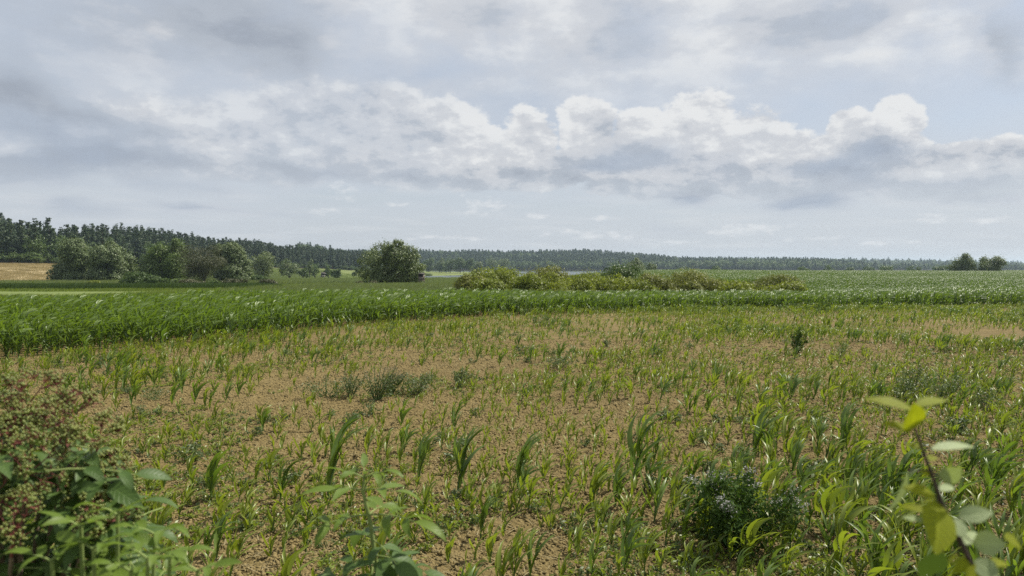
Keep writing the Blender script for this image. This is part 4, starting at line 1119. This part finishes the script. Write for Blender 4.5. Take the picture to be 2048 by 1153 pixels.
for k, (c, f, t, w, n, sz, mt, pl, lab) in enumerate([
        (1594, 712, 670, 30, 700, .10, W3, 0, 'small dark green weed standing alone right of the middle of the field'),
        (650, 795, 755, 90, 900, .07, W2, .2, 'grey green weed at the left end of the weed patch in mid field'),
        (698, 793, 748, 40, 600, .07, W2, .15, 'narrow dark weed between the grey green weed and the tall plumed one'),
        (750, 800, 735, 60, 1500, .07, W2, .30, 'tallest weed of the patch with a brownish grey plume'),
        (778, 790, 742, 40, 700, .07, W3, .25, 'plumed weed close right of the tallest one in the patch'),
        (830, 785, 750, 90, 1400, .07, W2, .10, 'wide leafy weed right of the plumed weeds'),
        (920, 776, 745, 50, 700, .07, W2, .05, 'dark leafy weed at the right end of the weed patch'),
        (1125, 737, 715, 60, 500, .08, W2, .1, 'low weed in the upper middle of the field'),
        (1090, 652, 634, 60, 500, .12, W2, .1, 'weed tuft in front of the tall maize edge, middle of the picture'),
        (1650, 624, 606, 44, 400, .14, W3, .1, 'dark weed tuft at the foot of the tall maize on the right'),
        (1682, 716, 690, 30, 300, .07, W2, .05, 'thin weed right of the lone dark green weed'),
        (1828, 800, 745, 60, 900, .06, W2, .05, 'tall feathery weed above the blurred sapling tip'),
        (1885, 812, 765, 90, 1200, .06, W2, .05, 'broad feathery weed right of the sapling tip'),
        (1800, 810, 770, 50, 600, .06, W2, 0, 'small feathery weed behind the blurred sapling tip leaves'),
        (1975, 830, 790, 50, 500, .06, W2, 0, 'feathery weed at the right end of the weed patch behind the sapling'),
        (285, 838, 815, 40, 300, .05, W2, .1, 'dark weed tuft right of the upper berry heads'),
        (310, 803, 785, 50, 350, .06, W2, .1, 'flat weed tuft in the left middle of the field')]):
    weed_thing('field_weed', lab, c, f, f - (f - t) * 1.35, w * 1.5, 810 + k, int(n * 1.5), sz * .75, mt, pl * 1.8)
def weed_tufts():
    r = np.random.RandomState(88)
    me = [weed_mesh(900 + k, .22, .20, 170, .05, None, .12, 6) for k in range(4)]
    me = [m.mesh('weed_tuft', W2) for m in me]      # one low tuft each, leaves too small to pick apart
    n = 0
    while n < 110:
        Y = 8.5 + 26 * r.rand() ** 1.1; X = r.uniform(-.72, .72) * Y
        if Y > maize_near(X) - 1 or fbm(X / 6, Y / 6, 41) + (.12 if X < 2 else 0) < .50: continue
        n += 1; s_ = r.uniform(.6, 1.5)
        tag(link('weed_tuft', me[r.randint(4)], None, (X, Y, float(ground(X, Y))), (0, 0, r.rand() * 6.28), (s_ * 1.2, s_ * 1.2, s_)), 'small soft grey green weed tuft on the bare soil of the field', 'weed', 'weed tufts on the bare soil')
    # seedlings, too many to count
    n = 24000; Y = 6 + 42 * r.rand(n) ** 1.3; X = r.uniform(-.76, .76, n) * Y; k = (Y < maize_near(X)) & (fbm(X / 3, Y / 3, 51) + .1 * (Y < 9) > .47); X, Y = X[k], Y[k]
    sd = []
    for q in range(3):
        sd.append(weed_mesh(950 + q, .06, .07, 22, .035, None, 0, 3).mesh('seedling', [M['maize_young'] if q else M['weed'], M['stalk']]))
    scatter('weed_seedlings', np.stack([X, Y, ground(X, Y)], 1), r.rand(len(X)) * 6.28, r.uniform(.6, 1.6, len(X)), r.randint(0, 3, len(X)), sd, 'tiny weed seedlings spread over the soil')
weed_tufts()
def litter():
    r = np.random.RandomState(123); fm = []
    for q in range(3):
        mb = MB()
        for k in range(5):
            v, f = strip(np.array([[x_, .03 * math.sin(x_ * 9 + q), .012 + .01 * math.sin(x_ * 14)] for x_ in np.linspace(-.07, .07, 5)]) , .010 * np.array([.3, 1, 1, .8, .2]), np.repeat([[0, 1.0, 0]], 5, 0), np.repeat([[0, 0, 1.0]], 5, 0), .2)
            an = r.rand() * 6.28; ca, sa = math.cos(an), math.sin(an); mb.add(v @ np.array([[ca, sa, 0], [-sa, ca, 0], [0, 0, 1]]) + [r.normal() * .12, r.normal() * .12, 0], f)
        fm.append(mb.mesh('withered_scraps', M['hay']))
    n = 2600; Y = 6.2 + 26 * r.rand(n) ** 1.3; X = r.uniform(-.76, .76, n) * Y; k = Y < maize_near(X); X, Y = X[k], Y[k]
    scatter('withered_leaves', np.stack([X, Y, ground(X, Y) + .004], 1), r.rand(len(X)) * 6.28, r.uniform(.6, 1.5, len(X)), r.randint(0, 3, len(X)), fm, 'withered leaf scraps and straw lying on the soil')
litter()

# soil crumbs and clods
def clods():
    r = np.random.RandomState(99); forms = []
    for k in range(4):
        ph = [(0, 0, 1)] + [(math.cos(a) * .9, math.sin(a) * .9, .35) for a in np.arange(5) * 1.257] + [(math.cos(a + .6), math.sin(a + .6), -.4) for a in np.arange(5) * 1.257]
        v = np.array(ph) * (1 + .3 * r.normal(size=(11, 3))) * [1, 1, .7]
        f = [[0, 1 + i, 1 + (i + 1) % 5] for i in range(5)] + [[1 + i, 6 + i, 1 + (i + 1) % 5] for i in range(5)] + [[1 + (i + 1) % 5, 6 + i, 6 + (i + 1) % 5] for i in range(5)]
        mb = MB(); mb.add(v, f); forms.append(mb.mesh('clod', SOIL_CLOD))
    n = 70000; Y = 6.2 + 22 * r.rand(n) ** 1.5; X = r.uniform(-.76, .76, n) * Y; k = (Y < maize_near(X)); X, Y = X[k], Y[k]; n = len(X)
    sc = .006 + .017 * r.rand(n) ** 3 + .0005 * Y
    scatter('soil_clods', np.stack([X, Y, ground(X, Y) + .012], 1), r.rand(n) * 6.28, sc, r.randint(0, 4, n), forms, 'crumbs and clods of brown soil over the field')
SOIL_CLOD = plain_mat('soil_clod', (0.172, 0.131, 0.058), (0.228, 0.178, 0.082), 20, .95, .1)
clods()

# ------------------------------------------------------------------ elder bush and shoots on the bank
def leaflet(r, L, W, droop=.5, fold=.25, n=8):
    """elder leaflet along +X from the origin: pointed oval, folded along the midrib, tip drooping"""
    t = np.linspace(0, 1, n); th = -droop * t ** 1.3 + .15; x = np.cumsum(np.cos(th)) * L / n; z = np.cumsum(np.sin(th)) * L / n
    c = np.stack([x - x[0], np.sin(t * 2.5) * L * .04 * r.normal(), z - z[0]], 1)
    w = W * (np.sin(np.pi * t ** .8) ** .85) * (1 - .25 * t) + .001
    D = norm(np.gradient(c, axis=0)); sd = np.repeat(np.array([[0, 1.0, 0]]), n, 0); up = norm(np.cross(D, sd))
    tw = (t * r.normal() * .35)[:, None]; s2 = sd * np.cos(tw) + up * np.sin(tw); u2 = np.cross(D, s2)
    s2w = s2 * (1 + .04 * np.sin(t * 40)[:, None])
    return strip(c, w, s2w, u2, fold)
LEAFLETS = {}
def leaflet_mesh(mat, k):
    if (mat, k) not in LEAFLETS:
        mb = MB(); mb.add(*leaflet(np.random.RandomState(1000 + k), 1.0, (.30 if 'young' in mat else .36) + .04 * (k % 3), .5 + .25 * (k % 4))); LEAFLETS[(mat, k)] = mb.mesh('leaflet', M[mat], True); set_blade(LEAFLETS[(mat, k)], 8)
    return LEAFLETS[(mat, k)]
def basis(x, up):
    x = norm(x); y = norm(np.cross(up, x)); z = np.cross(x, y)
    return Matrix(((x[0], y[0], z[0]), (x[1], y[1], z[1]), (x[2], y[2], z[2])))
def elder_leaf(parent, r, p, d, L, mat, ll=.105, npair=2, name='leaf'):
    """pinnate leaf: rachis from p along d, leaflets in pairs plus one at the end"""
    d = norm(d); t = np.linspace(0, 1, 5)[:, None]; path = np.asarray(p) + d * L * t + np.array([0, 0, -.22 * L]) * t ** 2
    mb = MB(); mb.add(*tube(path, .0016 * (1.4 - .7 * t[:, 0]), 5)); o = link(name, mb.mesh('rachis', M['elder_stem']), parent)
    tg = norm(np.gradient(path, axis=0)); side = norm(np.cross(tg, [0, 0, 1.0]) + 1e-6); up0 = np.array([0, 0, 1.0])
    spots = []
    for q in range(npair):
        f = .42 + .40 * q / max(1, npair - 1) if npair > 1 else .55
        i = f * 4; pp = np.array([np.interp(f, t[:, 0], path[:, a]) for a in range(3)]); k = int(i)
        for s_ in (-1, 1): spots.append((pp, side[k] * s_ * .9 + tg[k] * .55 + up0 * .12 * r.normal(), ll * (.8 + .3 * r.rand()) * (1 - .1 * (npair - 1 - q))))
    spots.append((path[-1], tg[-1] + up0 * .1, ll * 1.12))
    for pp, dd, l_ in spots:
        B = basis(dd, up0 + r.normal(size=3) * .25).to_4x4(); B.translation = Vector(pp)
        lf = link('leaflet', leaflet_mesh(mat, r.randint(8)), o); lf.matrix_basis = B @ Matrix.Scale(l_, 4)
    return o
def ico():
    g = (1 + 5 ** .5) / 2; v = norm(np.array([[-1, g, 0], [1, g, 0], [-1, -g, 0], [1, -g, 0], [0, -1, g], [0, 1, g], [0, -1, -g], [0, 1, -g], [g, 0, -1], [g, 0, 1], [-g, 0, -1], [-g, 0, 1]]))
    f = [[0, 11, 5], [0, 5, 1], [0, 1, 7], [0, 7, 10], [0, 10, 11], [1, 5, 9], [5, 11, 4], [11, 10, 2], [10, 7, 6], [7, 1, 8], [3, 9, 4], [3, 4, 2], [3, 2, 6], [3, 6, 8], [3, 8, 9], [4, 9, 5], [2, 4, 11], [6, 2, 10], [8, 6, 7], [9, 8, 1]]
    V = list(map(tuple, v)); F_ = []; mid = {}
    def m(a, b):
        k = (min(a, b), max(a, b))
        if k not in mid: V.append(tuple(norm(np.array(V[a]) + np.array(V[b])))); mid[k] = len(V) - 1
        return mid[k]
    for a, b, c in f:
        x, y, z = m(a, b), m(b, c), m(c, a); F_ += [[a, x, z], [b, y, x], [c, z, y], [x, y, z]]
    return np.array(V), np.array(F_)
ICO = ico()
def umbel(parent, r, O, axis, size):
    """flat topped berry head: red forking stalks with unripe green berries"""
    axis = norm(axis); a = norm(np.cross(axis, [0.3, 1, .2])); b = np.cross(axis, a)
    st = MB(); be = MB(); pos = []
    for i in range(5):
        an = i * 1.2566 + r.normal() * .2; tilt = 0.0 if False else (.55 + .3 * r.rand()); d1 = norm(axis * math.cos(tilt) + (a * math.cos(an) + b * math.sin(an)) * math.sin(tilt))
        p1 = O + d1 * size * .34 * (.8 + .4 * r.rand()); st.add(*tube([O, (O + p1) / 2 + axis * .004, p1], [.0017, .0014, .0012], 5))
        for j in range(6):
            d2 = norm(d1 * .8 + axis * .25 + norm(r.normal(size=3)) * .75); p2 = p1 + d2 * size * .20 * (.7 + .5 * r.rand()); st.add(*tube([p1, p2], [.0010, .0008], 4))
            for k in range(6):
                d3 = norm(d2 * .6 + axis * .3 + norm(r.normal(size=3)) * .85); p3 = p2 + d3 * size * .12 * (.6 + .6 * r.rand()); st.add(*tube([p2, p3], [.0008, .0007], 3)); pos.append(p3)
                if r.rand() < .9:
                    d4 = norm(d3 + norm(r.normal(size=3)) * .9); p4 = p2 + d4 * size * .10 * (.6 + .6 * r.rand()); st.add(*tube([p2, p4], [.0008, .0007], 3)); pos.append(p4)
    for p in pos: be.add(ICO[0] * .0025 * r.uniform(.8, 1.15) + p, ICO[1])
    o = link('berry_head', st.mesh('berry_stalks', M['red_stalk']), parent)
    bo = link('berries', be.mesh('berries', M['berry'], True), o); bo['kind'] = 'stuff'
    return o
def P3(c, row, Y): return np.array([px(c, Y), Y, pz(row, Y)])

def elder_bush():
    r = np.random.RandomState(1200)
    root = link('elder_bush', None, None, (-1.15, 1.55, float(ground(-1.15, 1.55)))); root.empty_display_size = .2
    tag(root, 'elder bush with drooping heads of green berries on red stalks at the left edge', 'shrub')
    base = np.array(root.location)
    heads = [(40, 827, 1.5, .155), (130, 862, 1.5, .145), (190, 894, 1.45, .115), (-5, 877, 1.45, .15), (45, 952, 1.38, .155), (200, 967, 1.45, .115), (238, 1007, 1.45, .095), (190, 1057, 1.38, .125), (15, 1082, 1.3, .15),
             (-60, 912, 1.4, .16), (-30, 1007, 1.36, .15), (85, 902, 1.6, .12), (150, 1022, 1.5, .09)]
    stems = []
    for k, (c, row, Y, sz) in enumerate(heads):
        O = P3(c, row, Y) - base
        mid = O * np.array([.55, .6, .55]) + np.array([-.06, .06, .05]); t = np.array([0, .2, .4, .6, .8, .95, 1.])[:, None]
        s0 = np.array([r.normal() * .05, r.normal() * .05, -.05]); path = s0 * (1 - t) ** 2 + 2 * mid * t * (1 - t) + O * t * t
        stems.append((path, O)); mb = MB(); mb.add(*tube(path[:6], np.linspace(.009, .0035, 6), 7)); link('branch', mb.mesh('branch', M['elder_wood']), root)
        mb = MB(); mb.add(*tube(path[5:], [.003, .0020], 6)); link('berry_stalk', mb.mesh('berry_stalk', M['red_stalk']), root)
        ax = norm(np.array([.25 + .4 * r.normal(), -.35, .75])); umbel(root, r, O, ax, sz)
    # foliage between and below the heads
    n = 0
    while n < 185:
        c, row, Y = r.uniform(-130, 290), r.uniform(835, 1190), r.uniform(1.36, 1.85)
        if c > np.interp(row, [830, 860, 900, 1000, 1100, 1200], [60, 150, 205, 235, 290, 340]): continue
        p = P3(c, row, Y) - base; d = np.array([r.normal() * .7 + .25, r.normal() * .5 - .35, r.normal() * .3 + .1]); d = norm(d)
        elder_leaf(root, r, p - d * .09, d, r.uniform(.10, .15), 'elder', r.uniform(.068, .095), 2); n += 1
    # young leafy shoots at the lower right of the bush
    for c, row, Y, nl, lean in [(225, 1035, 1.28, 3, (.05, 0)), (300, 1075, 1.25, 4, (.2, -.1)), (330, 1120, 1.22, 4, (.3, -.1)), (385, 1150, 1.2, 4, (.3, -.1)), (150, 1060, 1.24, 4, (0, -.2)), (285, 1125, 1.16, 4, (.2, -.3)), (175, 1105, 1.20, 4, (-.1, -.1)), (250, 1150, 1.18, 4, (.1, -.2)), (90, 1130, 1.2, 3, (-.2, -.1))]:
        O = P3(c, row, Y) - base; s0 = np.array([O[0] * .5, O[1] * .5, 0.0]); t = np.linspace(0, 1, 6)[:, None]; path = s0 * (1 - t) + O * t + np.array([.04, 0, 0]) * np.sin(t * 3.1)
        mb = MB(); mb.add(*tube(path, np.linspace(.006, .0032, 6), 6)); tag(link('young_shoot', mb.mesh('young_shoot', M['elder_stem']), root), 'bright green young shoot at the lower right of the bush')
        for lv in range(nl):
            f = 1 - .13 * lv; pp = s0 * (1 - f) + O * f
            for s_ in (-1, 1):
                a = lv * 1.57 + r.normal() * .3 + (0 if s_ > 0 else math.pi); d = np.array([math.cos(a) + lean[0], math.sin(a) * .8 + lean[1], .75 - .22 * lv])
                elder_leaf(root, r, pp, d, (.035 if lv == 0 else .07 + .02 * lv), 'elder_young', (.055 if lv == 0 else .08 + .008 * lv), 1 if lv == 0 else 2)
elder_bush()

def elder_shoot():
    r = np.random.RandomState(1300); Y = 1.62
    foot = np.array([px(760, Y) + .03, Y, float(ground(px(760, Y), Y))])
    root = link('elder_shoot', None, None, foot); tag(root, 'leafy green elder shoot rising at the bottom edge left of the middle', 'shrub'); root.empty_display_size = .1
    pts = np.array([[.0, 0, -.04], [.015, 0, .35]] + list(np.array([P3(758, 1200, Y), P3(745, 1110, Y), P3(738, 1050, Y), P3(722, 985, Y), P3(728, 950, Y)]) - foot))
    mb = MB(); mb.add(*tube(pts, np.linspace(.008, .0028, len(pts)), 7)); link('stem', mb.mesh('stem', M['elder_stem']), root)
    for row, c, spec in [(960, 726, [(-1.0, .1, .55, .05, 1), (1.0, -.1, .6, .05, 1), (.3, -.8, .8, .035, 0), (-.2, .8, .8, .035, 0)]), (985, 722, [(-.9, -.3, .35, .06, 1), (.95, -.2, .25, .08, 1)]),
            (1035, 735, [(-1.0, -.25, .05, .11, 2), (1.0, -.35, .22, .12, 2), (.2, .9, .1, .09, 2)]), (1085, 742, [(.7, -.7, -.1, .09, 2), (-.5, .8, 0, .09, 2)]),
            (1118, 746, [(-.9, -.4, -.05, .12, 2), (.9, -.2, .0, .12, 2), (.1, -1, -.05, .08, 2)]), (1165, 752, [(1.0, -.25, .25, .14, 2), (-1.0, -.3, .2, .14, 2), (.2, .9, .2, .1, 2), (-.2, -.9, .1, .1, 2)])]:
        p = P3(c, row, Y) - foot
        for dx, dy, dz, L, npair in spec:
            elder_leaf(root, r, p, (dx, dy, dz), L, 'elder_young' if row < 1060 else 'elder', (.06 if row < 970 else .085 if row < 1030 else .095), npair)
elder_shoot()

# bank: low growth just under the lower edge of the view
def bank_cover():
    r = np.random.RandomState(1400); n = 1800; Y = r.uniform(.9, 5.6, n); X = r.uniform(-.9, .9, n) * (Y + 1)
    f = [blade_clump(41, 26, .38, .008, .10, 'grass', .4), blade_clump(42, 26, .30, .008, .10, 'grass', .4)]
    s_ = np.where(Y < 3.0, .9, .75) * r.uniform(.6, 1.1, n)
    scatter('bank_grass', np.stack([X, Y, ground(X, Y)], 1), r.rand(n) * 6.28, s_, r.randint(0, 2, n), f, 'long grass on the bank at the foot of the view')
bank_cover()

# ------------------------------------------------------------------ blurred sapling close to the lens, lower right
def oval_leaf(L, W, droop=.3, fold=.10, n=9):
    t = np.linspace(0, 1, n); th = -droop * (t - .3); x = np.cumsum(np.cos(th)) * L / n; z = np.cumsum(np.sin(th)) * L / n
    c = np.stack([x - x[0], 0 * x, z - z[0]], 1); w = W * .92 * np.sin(np.pi * np.clip(t * .97 + .015, 0, 1) ** .8) ** .95 * (1 + .03 * np.sin(t * 30)) + .0004
    D = norm(np.gradient(c, axis=0)); sd = np.repeat(np.array([[0, 1.0, 0]]), n, 0); return strip(c, w, sd, norm(np.cross(D, sd)), fold)
def sapling():
    Y = .80; foot = np.array([px(2075, Y), Y, float(ground(px(2075, Y), Y))])
    root = link('sapling', None, None, foot); tag(root, 'out of focus young sapling twig with yellow green oval leaves at the lower right', 'sapling'); root.empty_display_size = .1
    st = [(2075, None), (2010, 1230), (1962, 1153), (1925, 1075), (1892, 1010), (1868, 945), (1845, 885), (1830, 845)]
    pts = np.array([[0, 0, -.03], [.0, 0, .45]] + [P3(c, row, Y) - foot for c, row in st[1:]])
    mb = MB(); mb.add(*tube(pts, np.linspace(.0042, .0013, len(pts)), 7)); link('stem', mb.mesh('stem', M['sapling_wood']), root)
    # leaf base, leaf tip (photo columns and rows), half-turn of the blade, tip nearer or farther, width, pale or not
    for k, (b, t_, w, dy, roll, mt) in enumerate([
            ((1832, 822), (1722, 786), 40, .01, 1.1, 0), ((1836, 815), (1912, 789), 34, .02, 1.2, 0), ((1830, 862), (1836, 806), 66, -.03, .2, 0), ((1828, 865), (1768, 842), 34, -.01, 1.0, 0), ((1840, 830), (1868, 822), 26, .02, .8, 1),
            ((1868, 902), (1974, 884), 30, .015, 1.1, 1), ((1890, 965), (1936, 938), 46, -.02, .3, 1), ((1878, 998), (1812, 972), 40, -.01, .9, 0), ((1880, 1005), (1838, 1010), 30, .03, .7, 0), ((1822, 950), (1796, 1040), 24, .05, .9, 1),
            ((1884, 1010), (1888, 1128), 92, -.05, .1, 0), ((1868, 1030), (1800, 1010), 26, .02, 1.0, 0), ((1862, 1050), (1806, 1034), 24, .02, 1.0, 1), ((1926, 1040), (2008, 1026), 44, -.01, .7, 1), ((1912, 1045), (1944, 1086), 48, -.02, .3, 1),
            ((1958, 1092), (2032, 1096), 60, -.02, .4, 1), ((1962, 1128), (2020, 1172), 54, -.02, .4, 1), ((2020, 1082), (2070, 1100), 40, .02, .8, 0), ((1895, 1112), (1846, 1172), 66, .03, .3, 2), ((1930, 1120), (1895, 1135), 30, .02, .9, 0), ((1990, 1150), (1930, 1190), 60, -.03, .4, 0),
            ((1850, 900), (1812, 888), 18, .01, .9, 0), ((1856, 925), (1890, 912), 18, .02, 1.0, 0), ((1886, 985), (1926, 972), 22, .02, .9, 1), ((1905, 1035), (1868, 1062), 24, .02, .6, 0), ((1935, 1095), (1975, 1062), 26, .03, .7, 1), ((1950, 1125), (1915, 1160), 30, -.01, .5, 0), ((1985, 1140), (2040, 1128), 30, .02, .9, 0), ((1868, 955), (1842, 940), 16, .0, .8, 0)]):
        p0 = P3(b[0], b[1], Y) - foot; p1 = P3(t_[0], t_[1], Y + dy) - foot
        q = np.array([P3(*b, Y) - foot, ]); d2 = np.linalg.norm(pts[2:] - p0, axis=1); near = pts[2 + d2.argmin()]
        L = np.linalg.norm(p1 - p0); Wm = w / F * Y * .88
        up = np.array([0, -math.cos(roll), math.sin(roll)]) + np.array([0, 0, .05])
        mb = MB(); v, f = oval_leaf(L, Wm, .5 if roll > .6 else .25); B = np.array(basis(p1 - p0, up)); mb.add(v @ B.T + p0, f)
        o = link('leaf', mb.mesh('leaf', M[['sapling_leaf', 'sapling_pale', 'hedge'][mt]], True), root); set_blade(o.data, 9)
        pm = MB(); pm.add(*tube([near, (near + p0) / 2 + [0, 0, .002], p0], [.0009, .0008, .0007], 5)); link('leaf_stalk', pm.mesh('leaf_stalk', M['sapling_wood']), o)
sapling()

# ------------------------------------------------------------------ haze: the air of the valley
def haze():
    m, nt, out = new_mat('haze_air')
    v = nt.nodes.new('ShaderNodeVolumePrincipled'); v.inputs['Color'].default_value = (0.66, 0.84, 1.0, 1); v.inputs['Density'].default_value = HAZE; v.inputs['Anisotropy'].default_value = 0.3
    nt.links.new(v.outputs[0], out.inputs['Volume'])
    mb = MB(); mb.add(*box((0, 3400, 17.0), (14400, 7400, 66.0))); o = link('haze', mb.mesh('haze', m)); tag(o, 'thin summer haze over the valley', None, None, 'stuff')
HAZE = 0.00011
if HAZE > 0: haze()
print('objects', len(bpy.data.objects))
